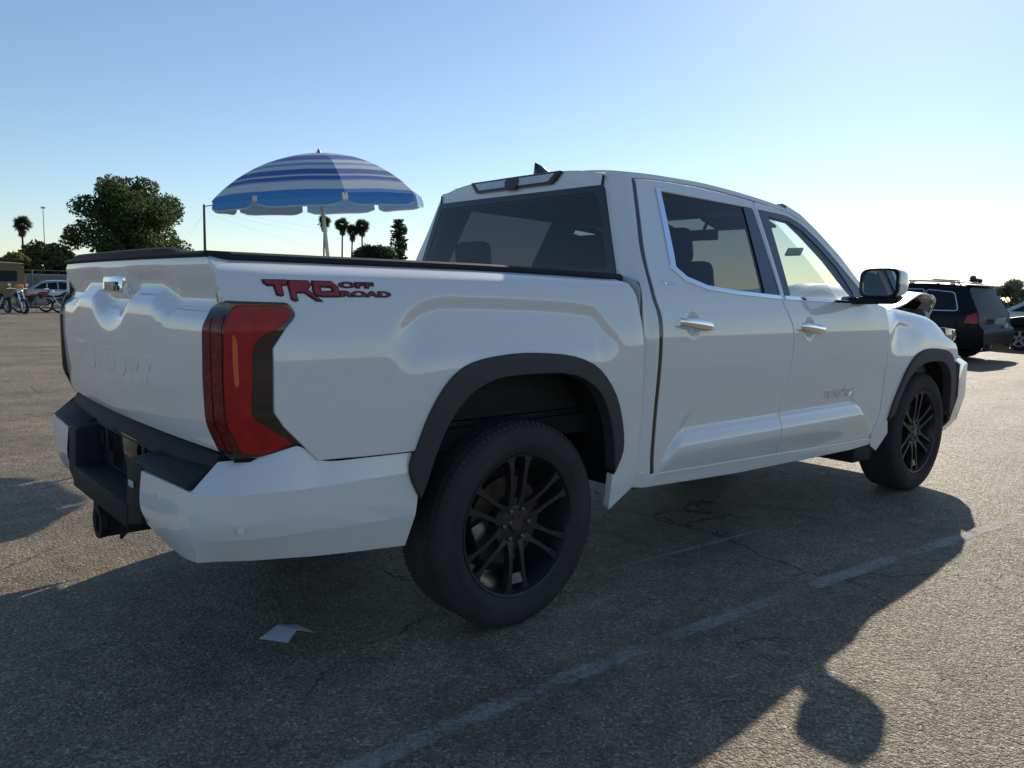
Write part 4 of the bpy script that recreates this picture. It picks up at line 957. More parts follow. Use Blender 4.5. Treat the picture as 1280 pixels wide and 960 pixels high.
# loose grit
def grit():
    r = np.random.RandomState(3); V = []; F = []
    for _ in range(2600):
        d = 1.0 + 9 * r.rand() ** 1.6; a = RAD(49) + (r.rand() - .5) * 1.5
        x, y = CAMP.x + d * math.cos(a), CAMP.y + d * math.sin(a); s = .0015 + .0035 * r.rand() ** 3
        k = len(V); q = r.rand() * 6
        for j in range(3): V.append((x + s * math.cos(q + 2.1 * j), y + s * math.sin(q + 2.1 * j), 0))
        V.append((x, y, s * (.6 + .6 * r.rand())))
        F += [(k, k + 1, k + 3), (k + 1, k + 2, k + 3), (k + 2, k, k + 3)]
    mb = MB(); mb.v = V; mb.f = F
    o = mb.build('loose_gravel', mat('grit_stone', (.24, .22, .19), .8, var=.4, scale=40), None, smooth=0, recalc=False, kind='stuff')
    tag(o, 'fine loose grit scattered over the asphalt', 'gravel')
grit()
# scrap of paper under the tail
pp = [(-.865, -.475), (-.790, -.560), (-.735, -.520), (-.672, -.545), (-.700, -.455), (-.775, -.440)]
mb = MB(); V = []
pz = {0: .012, 1: .006, 2: .026, 3: .007, 4: .016, 5: .030}
mb.add([(x, y, pz[i]) for i, (x, y) in enumerate(pp)] + [(x, y, pz[i] + .0012) for i, (x, y) in enumerate(pp)], [(0, 1, 2, 5), (2, 3, 4, 5), (6, 7, 8, 11), (8, 9, 10, 11)] + [(i, (i + 1) % 6, (i + 1) % 6 + 6, i + 6) for i in range(6)])
tag(mb.build('paper_sheet', mat('pale_blue_paper', (.62, .66, .70), .7, var=.05), None, smooth=0), 'creased pale sheet of paper lying on the asphalt', 'paper')
# ================================================================== VEGETATION
def leafmat(name, col, var=.35, trans=.0):
    m = mat(name, col, .6, spec=.3, var=var, scale=1.2); n = m.node_tree; b = n.nodes['Principled BSDF']; o = n.nodes['Material Output']
    t = n.nodes.new('ShaderNodeBsdfTranslucent'); mx = n.nodes.new('ShaderNodeMixShader'); mx.inputs[0].default_value = .4
    src = b.inputs['Base Color'].links[0].from_socket; g = n.nodes.new('ShaderNodeGamma'); g.inputs[1].default_value = .8
    n.links.new(src, g.inputs[0]); n.links.new(g.outputs[0], t.inputs[0])
    n.links.new(b.outputs[0], mx.inputs[1]); n.links.new(t.outputs[0], mx.inputs[2]); n.links.new(mx.outputs[0], o.inputs[0])
    return m
LEAF1 = leafmat('tree_leaf', (.050, .075, .020)); LEAF2 = leafmat('olive_leaf', (.10, .105, .038)); LEAF3 = leafmat('dark_leaf', (.028, .048, .020)); LEAF4 = leafmat('hazy_leaf', (.16, .18, .12))  # LEAF4 is paled: haze over distant foliage is put into its colour
PALML = leafmat('palm_leaf', (.045, .062, .022)); PALMD = leafmat('dead_palm_leaf', (.17, .12, .07))
BARK = mat('bark', (.12, .09, .065), .9, var=.3, scale=6, bump=.02, bscale=9)
def leaves(rng, centres, radii, n, size, up=.3):
    """many small leaf quads filling ellipsoid clumps"""
    V = []; F = []
    wts = np.array([r[0] * r[1] * r[2] for r in radii]) ** .67; wts /= wts.sum()
    idx = rng.choice(len(centres), n, p=wts)
    for i in idx:
        d = rng.normal(size=3); d /= np.linalg.norm(d); rr = rng.rand() ** .28
        p_ = np.array(centres[i]) + d * np.array(radii[i]) * rr
        a = rng.normal(size=3); a /= np.linalg.norm(a); b = np.cross(a, d + rng.normal(size=3) * .6); b /= np.linalg.norm(b) + 1e-9
        s = size * (.6 + .8 * rng.rand()); k = len(V)
        V += [tuple(p_ - a * s * .5), tuple(p_ + b * s * .28), tuple(p_ + a * s * .6), tuple(p_ - b * s * .28)]; F.append((k, k + 1, k + 2, k + 3))
    return V, F
def tree(label, cat, loc, h, rw, seed, leaf, clumps=26, n=9000, size=.34, trunk=.45, low=.22, name='broadleaf_tree', group=None, flat=.5, shape=None):
    rng = np.random.RandomState(seed)
    t = thing(name, label, cat, loc, 0, group)
    C = []; Rr = []
    for _ in range(clumps):
        a = rng.rand() * 6.283; r = rw * .78 * rng.rand() ** .5; zf = low + (1 - low) * rng.rand()
        lim = (1 - ((zf - .55) / .5) ** 2) if shape is None else shape(zf)
        lim = max(.18, lim) ** .5
        C.append((r * lim * math.cos(a), r * lim * math.sin(a), h * (zf * .93))); q = rw * (.17 + .16 * rng.rand()); Rr.append((q, q, q * .72))
    V, F = leaves(rng, C, Rr, n, size)
    mb = MB(); mb.v = V; mb.f = F; mb.build('crown', leaf, t, smooth=0, recalc=False)
    mb = MB(); mb.tube([(0, 0, 0), (.1, 0, h * .18), (-.1, .1, h * .38), (0, 0, h * .6)], [trunk, trunk * .75, trunk * .55, trunk * .25], 9)
    for k in range(7):
        c = C[k * 3 % len(C)]; mb.tube([(0, 0, h * (.2 + .04 * k)), (c[0] * .5, c[1] * .5, (h * .3 + c[2]) / 2), (c[0] * .95, c[1] * .95, c[2])], [trunk * .4, trunk * .25, trunk * .08], 6)
    mb.build('trunk', BARK, t, smooth=60)
    return t
def palm(label, loc, h, seed, crown=2.1, group=None, skirt=True):
    rng = np.random.RandomState(seed); t = thing('palm_tree', label, 'palm tree', loc, 0, group)
    lx, ly = rng.normal(size=2) * .25
    mb = MB(); mb.tube([(0, 0, 0), (lx * .3, ly * .3, h * .4), (lx, ly, h)], [.24, .17, .13], 8); mb.build('trunk', BARK, t, smooth=60)
    def fan(mb, base, d, L, droop):
        d = np.array(d) / np.linalg.norm(d); side = np.cross(d, [0, 0, 1]); side /= np.linalg.norm(side) + 1e-9; up = np.cross(side, d); ro = rng.normal() * .7; side, up = side * math.cos(ro) + up * math.sin(ro), up * math.cos(ro) - side * math.sin(ro)
        c = np.array(base) + d * L * .28
        mb.add([tuple(np.array(base)), tuple(c + side * .03), tuple(c - side * .03)], [(0, 1, 2)])
        for k in range(11):
            a = RAD(-75 + 15 * k); q = d * math.cos(a) + side * math.sin(a); e = c + q * L * .66 - np.array([0, 0, droop * (.4 + .6 * abs(math.sin(a)))])
            w_ = np.cross(q, up) * .055 * L
            mb.add([tuple(c), tuple(c + q * L * .3 + w_), tuple(e), tuple(c + q * L * .3 - w_)], [(0, 1, 2, 3)])
    mb = MB()
    for _ in range(46):
        a = rng.rand() * 6.283; el = RAD(-50 + 130 * rng.rand() ** .85)
        fan(mb, (lx, ly, h), (math.cos(a) * math.cos(el), math.sin(a) * math.cos(el), math.sin(el)), crown * (.75 + .4 * rng.rand()), .25)
    mb.build('crown', PALML, t, smooth=0, recalc=False)
    if skirt:
        mb = MB()
        for _ in range(34):
            a = rng.rand() * 6.283; el = RAD(-80 + 35 * rng.rand())
            fan(mb, (lx, ly, h - .2 - 1.1 * rng.rand()), (math.cos(a) * math.cos(el), math.sin(a) * math.cos(el), math.sin(el)), crown * .6, .1)
        mb.build('dead_skirt', PALMD, t, smooth=0, recalc=False)
    return t
def dome(zf): return 1 - max(0, (zf - .15) / .87) ** 2.2
tree('large dense leafy tree with a broad rounded dark crown', 'tree', (17.97, 69.03, 0), 10.3, 5.4, 11, LEAF1, 60, 30000, .27, .5, .20, shape=lambda z: 1.15 * (1 - max(0, (z - .42) / .60) ** 2))
tree('bushy olive tree rising behind the block wall', 'tree', (10.8, 64.5, 0), 4.1, 3.2, 5, LEAF2, 24, 7000, .32, .2, .15, shape=dome)
tree('low yellowish shrub spilling over the block wall', 'shrub', (8.2, 62.4, 0), 3.5, 2.3, 6, leafmat('yellow_leaf', (.13, .13, .035)), 16, 4500, .28, .12, .15, name='wall_shrub', shape=dome)
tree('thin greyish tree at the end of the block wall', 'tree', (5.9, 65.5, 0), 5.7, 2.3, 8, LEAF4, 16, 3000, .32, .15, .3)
palm('lone tall palm with a shaggy head behind the shrubs', (22.96, 144.65, 0), 10.4, 21, 1.7)
palm('slim palm standing beside the umbrella pole', (67.46, 129.68, 0), 13.2, 22, 1.6)
palm('tall palm at the edge of the domed tree', (70.3, 128.15, 0), 12.8, 23, 1.6)
palm('shortest palm of the close pair before the domed tree', (71.66, 127.39, 0), 11.6, 24, 1.6)
palm('palm with a full round head above the domed tree', (73.52, 126.33, 0), 12.7, 25, 1.7)
tree('dark domed tree with a smooth clipped outline behind palms', 'tree', (72.3, 120.0, 0), 8.9, 5.8, 31, LEAF3, 70, 15000, .5, .4, .05, shape=lambda z: 1.25 * (1 - z ** 2.4))
# columnar conifer
t = thing('pine_tree', 'tall narrow conifer with tiered branches', 'conifer', (79.03, 122.95, 0))
rng = np.random.RandomState(4); mb = MB(); mb.tube([(0, 0, 0), (0, 0, 8), (.1, 0, 13.9)], [.3, .2, .04], 8); mb.build('trunk', BARK, t)
V = []; F = []
for k in range(30):
    z = 2.2 + k * .40; Lr = (1.75 - .045 * k) * (.8 + .4 * rng.rand()) if k < 12 else (1.55 - .012 * k) * (.85 + .3 * rng.rand()) * (1 if k < 28 else .6)
    for j in range(7):
        a = rng.rand() * 6.283
        for s in range(16):
            u = rng.rand() * .95 + .05; c = np.array([math.cos(a) * Lr * 1.2 * u, math.sin(a) * Lr * 1.2 * u, z + .12 * u * u * Lr + rng.normal() * .08]); d1 = rng.normal(size=3) * .16; d2 = rng.normal(size=3) * .16; q = len(V)
            V += [tuple(c - d1), tuple(c + d2), tuple(c + d1), tuple(c - d2)]; F.append((q, q + 1, q + 2, q + 3))
mb = MB(); mb.v = V; mb.f = F; mb.build('crown', LEAF3, t, smooth=0, recalc=False)
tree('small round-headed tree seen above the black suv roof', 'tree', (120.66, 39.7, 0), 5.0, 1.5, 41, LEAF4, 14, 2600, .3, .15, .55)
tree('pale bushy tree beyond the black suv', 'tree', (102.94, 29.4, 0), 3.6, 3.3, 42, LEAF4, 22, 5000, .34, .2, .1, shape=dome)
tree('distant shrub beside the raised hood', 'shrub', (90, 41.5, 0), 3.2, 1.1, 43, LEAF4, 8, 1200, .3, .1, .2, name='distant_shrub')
# trees on the far side of the lot, seen in the rear window
for i, (x, y, h, rw) in enumerate(((-62, -4, 6.5, 5), (-64, 8, 5.6, 4), (-60, -16, 7.0, 4.4), (-66, 20, 5.2, 5), (-63, 33, 6.2, 4), (-58, -30, 6, 5))):
    tree('dark leafy tree across the lot, mirrored in the rear window', 'tree', (x, y, 0), h, rw, 60 + i, LEAF3, 20, 2600, .5, .3, .15, group='trees mirrored in the rear window', shape=dome)

# ================================================================== WALL, POLES, WIRES
bw = thing('block_wall', 'long grey block wall with chain link fence on top', 'wall', (0, 60, 0))
CONC = mat('grey_block', (.20, .19, .18), .9, var=.15, scale=2, bump=.01, bscale=20)
P0 = Vector((5.4, 58.4)); P1 = Vector((96, 43.4)); dv = (P1 - P0); Lw = dv.length; ang = math.atan2(dv.y, dv.x); R3 = Matrix.Rotation(ang, 3, 'Z')
bw.location = (P0.x, P0.y, 0); bw.rotation_euler = (0, 0, ang)
mb = MB(); mb.box((Lw / 2, 0, .9), (Lw, .2, 1.8)); mb.build('wall_core', CONC, bw)
mb = MB()
for r in range(9):
    for c_ in range(int(Lw / .8)):
        x = .4 + c_ * .8 + (.4 if r % 2 else 0)
        if x < Lw - .4: mb.box((x, -.108, .1 + r * .2), (.785, .02, .186))
mb.build('wall_blocks', CONC, bw, smooth=0, kind='stuff')
mb = MB(); mb.box((Lw / 2, 0, 1.84), (Lw, .26, .08)); mb.build('coping', mat('pale_concrete', (.33, .33, .34), .85, var=.1), bw)
for i in range(int(Lw / 3.2) + 1):
    mb = MB(); mb.tube([(.2 + 3.2 * i, -.2, 0), (.2 + 3.2 * i, -.2, 2.15)], .035, 8); mb.build('fence_post', STEEL, bw)
mb = MB(); mb.tube([(.2, -.2, 2.12), (Lw, -.2, 2.12)], .022, 6); mb.build('top_rail', STEEL, bw)
WOOD = mat('pole_wood', (.10, .085, .07), .9, var=.25, scale=4)
up = thing('utility_pole', 'slim dark utility pole with a short arm and wires', 'utility pole', (26.96, 76.65, 0))
mb = MB(); mb.tube([(0, 0, 0), (0, 0, 9.2)], [.16, .11], 8); mb.build('pole', WOOD, up)
mb = MB(); mb.tube([(0, 0, 9.0), (.9, -.35, 9.2)], .05, 6); mb.box((1.0, -.4, 9.2), (.4, .2, .1)); mb.build('arm', STEEL, up)
def wire(a, b, sag, m=WOOD):
    a, b = Vector(a), Vector(b); return [tuple(a.lerp(b, i / 14) - Vector((0, 0, sag * 4 * (i / 14) * (1 - i / 14)))) for i in range(15)]
mb = MB()
for a, b, s in (((0, 0, 8.9), (60, 3, 5.2), .6), ((0, 0, 8.6), (60, 6, 4.3), .8), ((0, 0, 8.3), (-6, -4, 2.5), .1), ((0, 0, 8.6), (-4, -3, 3.0), .1), ((0, 0, 8.4), (24, -8, 1.5), .2)): mb.tube(wire(a, b, s), .005, 4)
mb.build('wires', mat('grey_wire', (.25, .25, .26), .6), up)
t = thing('antenna_mast', 'thin pale mast standing far behind the shrubs', 'mast', (22.18, 124.47, 0))
mb = MB(); mb.tube([(0, 0, 0), (0, 0, 11.5)], [.09, .05], 6); mb.build('pole', mat('pale_metal', (.45, .47, .5), .5, .3), t)
mb = MB(); mb.box((0, 0, 11.6), (.5, .1, .25)); mb.build('antenna_head', MATS['pale_metal'], t)

# ================================================================== UMBRELLA
um = thing('beach_umbrella', 'blue and white striped beach umbrella leaning open behind the truck bed', 'umbrella', (1.92, 3.84, 0))
def stripes():
    m = bpy.data.materials.new('striped_canvas'); m.use_nodes = True; n = m.node_tree; b = n.nodes['Principled BSDF']; L = n.links.new
    b.inputs['Roughness'].default_value = .8
    tc = n.nodes.new('ShaderNodeTexCoord'); sx = n.nodes.new('ShaderNodeSeparateXYZ'); L(tc.outputs['UV'], sx.inputs[0])
    r = n.nodes.new('ShaderNodeValToRGB'); r.color_ramp.interpolation = 'CONSTANT'; e = r.color_ramp.elements
    blue, dk, lb, wh, li = (.05, .19, .52), (.065, .16, .46), (.12, .40, .68), (.62, .67, .72), (.32, .44, .64)
    st = [(0, wh), (.04, blue), (.20, lb), (.23, wh), (.28, li), (.30, dk), (.43, li), (.45, wh), (.51, lb), (.55, wh), (.61, dk), (.68, li), (.695, wh), (.71, dk), (.755, li), (.775, wh), (.86, (.055, .27, .64)), (.93, (.07, .31, .68)), (.985, (.5, .55, .6))]
    while len(e) < len(st): e.new(.5)
    for k, (p_, c_) in enumerate(st): e[k].position = p_; e[k].color = c_ + (1,)
    L(sx.outputs[1], r.inputs[0])
    gm = n.nodes.new('ShaderNodeNewGeometry'); mc = n.nodes.new('ShaderNodeMix'); mc.data_type = 'RGBA'; mc.inputs[7].default_value = (.42, .41, .38, 1)
    L(gm.outputs['Backfacing'], mc.inputs[0]); L(r.outputs[0], mc.inputs[6]); L(mc.outputs[2], b.inputs['Base Color'])
    t_ = n.nodes.new('ShaderNodeBsdfTranslucent'); L(r.outputs[0], t_.inputs[0])
    mx = n.nodes.new('ShaderNodeMixShader'); mx.inputs[0].default_value = .18; o = n.nodes['Material Output']
    L(b.outputs[0], mx.inputs[1]); L(t_.outputs[0], mx.inputs[2]); L(mx.outputs[0], o.inputs[0])
    return m
UMB = stripes()
LEAN = Vector((cf.x, cf.y, 0)).normalized(); SIDE = Vector((cr.x, cr.y, 0)).normalized()
HEAD = Vector((-.26, .02, 2.30))
TILT = Matrix.Translation(HEAD) @ Matrix.Rotation(RAD(3.2), 4, -LEAN) @ Matrix.Rotation(RAD(3.6), 4, SIDE) @ Matrix.Translation((0, 0, -2.30))
NR = 8; RC = 1.0; ZT = 2.59; ZR = 2.165; PH = RAD(28)
def dome_pt(s, a):
    """s 0..1 from tip to rim, a = angle; ribs pull the cloth in between them"""
    k = abs(math.sin((a - PH) * NR / 2)) ** 1.2
    dl = ((a - PH) % (2 * math.pi / NR)) - math.pi / NR
    r = RC * math.sin(s * .78) / math.sin(.78) * (math.cos(math.pi / NR) / math.cos(dl) * (1 - .012 * k * s))
    z = ZR + (ZT - ZR) * (math.cos(s * .78) - math.cos(.78)) / (1 - math.cos(.78)) + .012 * k * s
    return Vector((r * math.cos(a), r * math.sin(a), z))
for g in range(NR):
    a0 = 2 * math.pi * g / NR + PH; V = []; UVc = []; F = []; nu, nv = 10, 14
    for i in range(nv + 1):
        for j in range(nu + 1):
            a = a0 + 2 * math.pi / NR * j / nu; s = i / nv
            V.append(tuple(TILT @ dome_pt(s, a))); UVc.append((j / nu, s * .90))
    for i in range(nv):
        for j in range(nu): F.append((i * (nu + 1) + j, (i + 1) * (nu + 1) + j, (i + 1) * (nu + 1) + j + 1, i * (nu + 1) + j + 1))
    me = bpy.data.meshes.new('canopy_panel'); me.from_pydata(V, [], F); ul = me.uv_layers.new(name='UVMap')
    for lp in me.loops: ul.data[lp.index].uv = UVc[lp.vertex_index]
    me.shade_smooth(); pn = link('canopy_panel', me, um, UMB)
    # hanging valance flap
    V = []; UVc = []; F = []
    for i in range(5):
        for j in range(nu + 1):
            u_ = j / nu; a = a0 + 2 * math.pi / NR * (.03 + .94 * u_); q = dome_pt(1, a); fl = .115 * (1 - .35 * abs(2 * u_ - 1) ** 6)
            q = q * 1.0; q.x *= 1 + .004 * i; q.y *= 1 + .004 * i; q.z -= fl * i / 4; V.append(tuple(TILT @ q)); UVc.append((u_, .90 + .099 * i / 4))
    for i in range(4):
        for j in range(nu): F.append((i * (nu + 1) + j, (i + 1) * (nu + 1) + j, (i + 1) * (nu + 1) + j + 1, i * (nu + 1) + j + 1))
    me = bpy.data.meshes.new('valance'); me.from_pydata(V, [], F); ul = me.uv_layers.new(name='UVMap')
    for lp in me.loops: ul.data[lp.index].uv = UVc[lp.vertex_index]
    me.shade_smooth(); link('valance', me, pn, UMB)
    mb = MB(); mb.tube([tuple(TILT @ (dome_pt(s / 8, a0) - Vector((0, 0, .012)))) for s in range(9)], .005, 5); mb.build('rib', mat('umbrella_white_metal', (.6, .6, .6), .4, .3), um)
mb = MB(); mb.tube([(0, .03, .02), tuple(HEAD - Vector((.004, 0, .1))), tuple(TILT @ Vector((0, 0, 2.57)))], .018, 10); mb.build('pole', MATS['umbrella_white_metal'], um)
mb = MB(); mb.tube([tuple(TILT @ Vector((0, 0, z))) for z in (2.53, 2.58, 2.62, 2.64)], [.05, .035, .014, .003], 10); mb.build('finial', mat('grey_plastic', (.3, .3, .3), .5), um, smooth=60)
mb = MB(); b0 = Vector((0, .03, 0)); mb.tube([(b0.x, b0.y, 0), (b0.x, b0.y, .05), (b0.x, b0.y, .09), (b0.x, b0.y, .30)], [.24, .24, .10, .04], 20); mb.build('base', BLACKPL, um, smooth=40)
# ================================================================== OTHER VEHICLES
CARGL = mat('dark_car_glass', (.018, .022, .028), .12, 0, 0., spec=.2, var=.1)
TYRE2 = mat('far_tyre', (.02, .02, .02), .85, var=.1); ALLOY = mat('alloy_rim', (.42, .43, .45), .35, .8, var=.1)
def car_wheel(t, x, y, r, wdt=.22, m=ALLOY):
    sg = 1 if y > 0 else -1
    M = Matrix.Translation((x, y, r)) @ (Matrix.Rotation(math.pi, 4, 'Z') if sg > 0 else Matrix.Identity(4))
    mb = MB(); mb.lathe([(.01, r * .64), (-.01, r * .70), (-.012, r * .85), (.01, r * .97), (.05, r), (wdt - .05, r), (wdt, r * .9), (wdt, r * .6)], M, 32); wh = mb.build('wheel', TYRE2, t, smooth=50)
    mb = MB(); mb.lathe([(.004, r * .66), (.012, r * .60), (.05, r * .58)], M, 32)
    for k in range(5):
        a = 2 * math.pi * k / 5 + .3
        mb.hexa([M @ Vector((q * math.cos(a) - s * math.sin(a), yy, q * math.sin(a) + s * math.cos(a))) for yy in (.012, .04) for q, s in ((.03, -.045 * r / .33), (r * .63, -.03), (r * .63, .03), (.03, .045 * r / .33))])
    mb.build('rim', m, wh)
    mb = MB(); mb.lathe([(.06, .01), (.06, r * .6)], M, 24); mb.build('brake_shadow', DARK, wh)
def make_car(name, label, cat, loc, rz, top, wpts, wheels, paint, wins, strips, r=.33, zb=.28, group=None):
    t = thing(name, label, cat, loc, rz, group); Wf = Curve(wpts)
    x0, x1 = top[0][0], top[-1][0]
    bot = []
    for wx in sorted([q for q in wheels], reverse=True):
        bot += [(wx + 1.16 * r * math.cos(a), r * 1.02 + 1.16 * r * math.sin(a)) for a in [RAD(-12 + 204 * i / 12) for i in range(13)]]
    xs = [q[0] for q in top]
    poly = list(top) + [(x1 - .03, zb)] + bot + [(x0 + .03, zb)]
    def taper(x):
        d0 = max(0, (x0 + .55) - x); d1 = max(0, x - (x1 - .7)); return -.16 * d0 ** 2 - .20 * d1 ** 2
    body = None
    for sg in (-1, 1):
        Sf = lambda a, b, sg=sg: (a, sg * (Wf(b) + taper(a)), b)
        o = panel('body_side', poly, Sf, (0, sg, 0), paint, t, grid=.09, gap=0, lip=.012, thick=.03, edge=.08)
        for nm, m_, pl, off in wins:
            trim = panel('window_trim', offset2(ccw(resample(pl, .1)), -.022), Sf, (0, sg, 0), CHROME if nm == 'chrome' else GLOSSBLK, o, grid=.12, gap=0, lip=.003, thick=.012, edge=.08, off=.004)
            panel('window', pl, Sf, (0, sg, 0), m_, o, grid=.12, gap=0, lip=.002, thick=.01, edge=.08, off=off)
        for xx in [q for q in wheels]: car_wheel(t, xx, sg * (Wf(r) - .02), r)
        for k in (.25, -.75):
            mb = MB(); xh_ = (x0 + x1) / 2 + k; mb.tube([(xh_, sg * (Wf(.92) + .02), .92), (xh_ + .2, sg * (Wf(.92) + .02), .92)], .016, 6); mb.build('door_handle', paint, t)
    tp = spline(top, 3)
    rows = [[(x, (Wf(z) + taper(x) - .004) * j / 6, z + .035 * (1 - (j / 6) ** 2) * (1 if z > .7 else .0) - (.004 if abs(j) == 6 else 0)) for j in range(-6, 7)] for x, z in tp]
    mb = MB(); mb.loft(rows); tops = mb.build('body_top', paint, t, smooth=50)
    for nm, m_, a, b, k, of in strips:      # pieces of the top skin between profile parameters a..b (in points), half-width fraction k
        seg = [tp[i] for i in range(int(a * 3), int(b * 3) + 1)]
        rws = []
        for i, (x, z) in enumerate(seg):
            xa, za = seg[max(i - 1, 0)]; xb, zb_ = seg[min(i + 1, len(seg) - 1)]; dx, dz = xb - xa, zb_ - za; Ln = math.hypot(dx, dz) + 1e-9; nx, nz = -dz / Ln, dx / Ln
            rws.append([(x + nx * of, (Wf(z) + taper(x)) * k * j / 6, z + nz * of + .035 * (1 - (k * j / 6) ** 2) * (1 if z > .7 else 0)) for j in range(-6, 7)])
        mb = MB(); mb.loft(rws); mb.build(nm, m_, t, smooth=50)
    mb = MB(); mb.box(((x0 + x1) / 2, 0, .42), (x1 - x0 - .5, 1.2, .3)); mb.build('underside', DARK, t)
    return t, Wf, taper
SUVP = mat('black_car_paint', (.010, .011, .015), .4, 0, .12, .05, spec=.12, var=.05)
top = [(-2.27, .22), (-2.36, .36), (-2.36, .70), (-2.27, .80), (-2.22, 1.06), (-1.98, 1.50), (-1.86, 1.655), (-1.0, 1.715), (0, 1.71), (.50, 1.65), (1.16, 1.14), (1.32, 1.08), (2.05, .97), (2.30, .78), (2.34, .5), (2.25, .32)]
suv, Wf, tp_ = make_car('suv', 'black suv with roof rails parked beyond the truck front', 'suv', (17.89, 5.5, 0), RAD(88), top,
    [(.28, .84), (.45, .91), (.7, .935), (.9, .93), (1.02, .915), (1.1, .885), (1.6, .71), (1.68, .66), (1.75, .6)], [-1.40, 1.42], SUVP,
    [('chrome', CARGL, fillet([(-1.80, 1.12), (-1.66, 1.50), (-1.05, 1.56), (-1.02, 1.12)], .07), .009), ('chrome', CARGL, fillet([(-.95, 1.12), (-.98, 1.565), (-.15, 1.57), (-.10, 1.12)], .04), .009), ('chrome', CARGL, fillet([(-.03, 1.12), (-.06, 1.57), (.42, 1.53), (.92, 1.14)], .04), .009)],
    [('rear_window', CARGL, 4.2, 5.7, .84, -.012), ('windscreen', CARGL, 9.2, 10, .88, .01)], r=.36)
for sg in (-1, 1):
    Sf = lambda a, b, sg=sg: (a, sg * (Wf(b) + tp_(a)), b)
    tl = panel('tail_light', fillet([(-2.26, .84), (-1.98, .84), (-2.02, 1.00), (-2.20, 1.08)], .03), Sf, (0, sg, 0), REDL, suv, grid=.06, gap=0, lip=.004, thick=.02, edge=.06, off=.010)
    mb = MB(); mb.hexa([(-2.275, sg * .50, .84), (-2.20, sg * .80, .84), (-2.15, sg * .80, .84), (-2.2, sg * .50, .84), (-2.245, sg * .55, 1.04), (-2.17, sg * .80, 1.04), (-2.15, sg * .80, 1.04), (-2.2, sg * .55, 1.04)]); mb.build('tail_light_inner', REDL, suv, bevel=.01)
    mb = MB(); mb.tube(spline([(-1.75, sg * .64, 1.66), (-1.55, sg * .62, 1.745), (-.6, sg * .60, 1.775), (.15, sg * .61, 1.755), (.32, sg * .63, 1.69)], 3), .016, 6)
    for xx in (-1.55, -.65, .12): mb.box((xx, sg * .61, 1.73), (.10, .035, .08))
    mb.build('roof_rail', SATIN if sg > 0 else SATIN, suv)
for xx in (-1.15, -.15):
    mb = MB(); mb.box((xx, 0, 1.80), (.08, 1.3, .025)); mb.build('roof_bar', BLACKPL, suv, bevel=.008)
mb = MB(); mb.box((-2.36, 0, .90), (.02, .52, .12), Matrix.Rotation(RAD(-12), 3, 'Y')); mb.build('plate_panel', mat('grey_plate', (.35, .38, .42), .4), suv)
mb = MB(); mb.box((-2.36, -.33, .80), (.05, .10, .10)); mb.build('bumper_damage', mat('pale_tear', (.6, .58, .52), .8), suv)
mb = MB(); mb.box((-1.93, 0, 1.675), (.22, 1.30, .025), Matrix.Rotation(RAD(-8), 3, 'Y')); mb.build('roof_spoiler', SUVP, suv, bevel=.01)
mb = MB()
for sg in (-1, 1): mb.tube([(-2.42, sg * .55, .34), (-2.15, sg * .55, .34)], .04, 10)
mb.build('exhaust', STEEL, suv)
SED = [(-2.22, .34), (-2.30, .5), (-2.28, .75), (-2.20, .93), (-1.65, .99), (-1.05, 1.36), (-.4, 1.44), (.25, 1.41), (.55, 1.33), (1.22, .95), (1.9, .83), (2.22, .66), (2.28, .48), (2.2, .30)]
WP = [(.28, .80), (.45, .87), (.7, .895), (.85, .89), (.93, .87), (1.0, .84), (1.36, .64), (1.45, .58)]
SWIN = [('chrome', CARGL, fillet([(-1.42, .99), (-1.0, 1.27), (-.35, 1.36), (-.30, .97)], .04), .008), ('chrome', CARGL, fillet([(-.24, .97), (-.28, 1.36), (.25, 1.33), (.92, .96)], .04), .008)]
STR = [('rear_window', CARGL, 4.1, 5, .86, -.01), ('windscreen', CARGL, 8.1, 9, .88, .01)]
make_car('parked_car', 'silver sedan parked in front of the block wall', 'car', (8.1, 45.6, 0), RAD(-14), SED, WP, [-1.38, 1.36], mat('silver_car_paint', (.50, .52, .54), .3, .5, 1., var=.03), SWIN, STR)
make_car('parked_car', 'black sedan parked next to the black suv', 'car', (23.6, 2.9, 0), RAD(92), SED, WP, [-1.38, 1.36], SUVP, SWIN, STR)
make_car('parked_car', 'pale green sedan farther back behind the black sedan', 'car', (33.5, 6.6, 0), RAD(80), SED, WP, [-1.38, 1.36], mat('pale_green_paint', (.48, .58, .52), .35, .2, 1., var=.03), SWIN, STR)
VANP = mat('tan_van_paint', (.20, .125, .035), .5, .0, .4, var=.1)
VT = [(-2.40, .40), (-2.48, .6), (-2.46, 1.5), (-2.38, 2.1), (-2.2, 2.24), (0, 2.28), (1.3, 2.22), (1.55, 2.1), (2.05, 1.25), (2.45, 1.1), (2.5, .6), (2.42, .36)]
make_car('van', 'old tan van parked at the end of the wall', 'van', (3.45, 43.9, 0), RAD(172), VT, [(.3, .88), (.6, .96), (1.2, .96), (1.6, .92), (2.1, .82), (2.3, .72)], [-1.45, 1.5], VANP,
    [('dark', CARGL, fillet([(-2.1, 1.35), (-2.1, 1.85), (-1.35, 1.85), (-1.35, 1.35)], .06), .01), ('dark', CARGL, fillet([(-.9, 1.35), (-.9, 1.85), (.2, 1.85), (.2, 1.35)], .06), .01)], [('windscreen', CARGL, 7.2, 8, .88, .01)], r=.36)

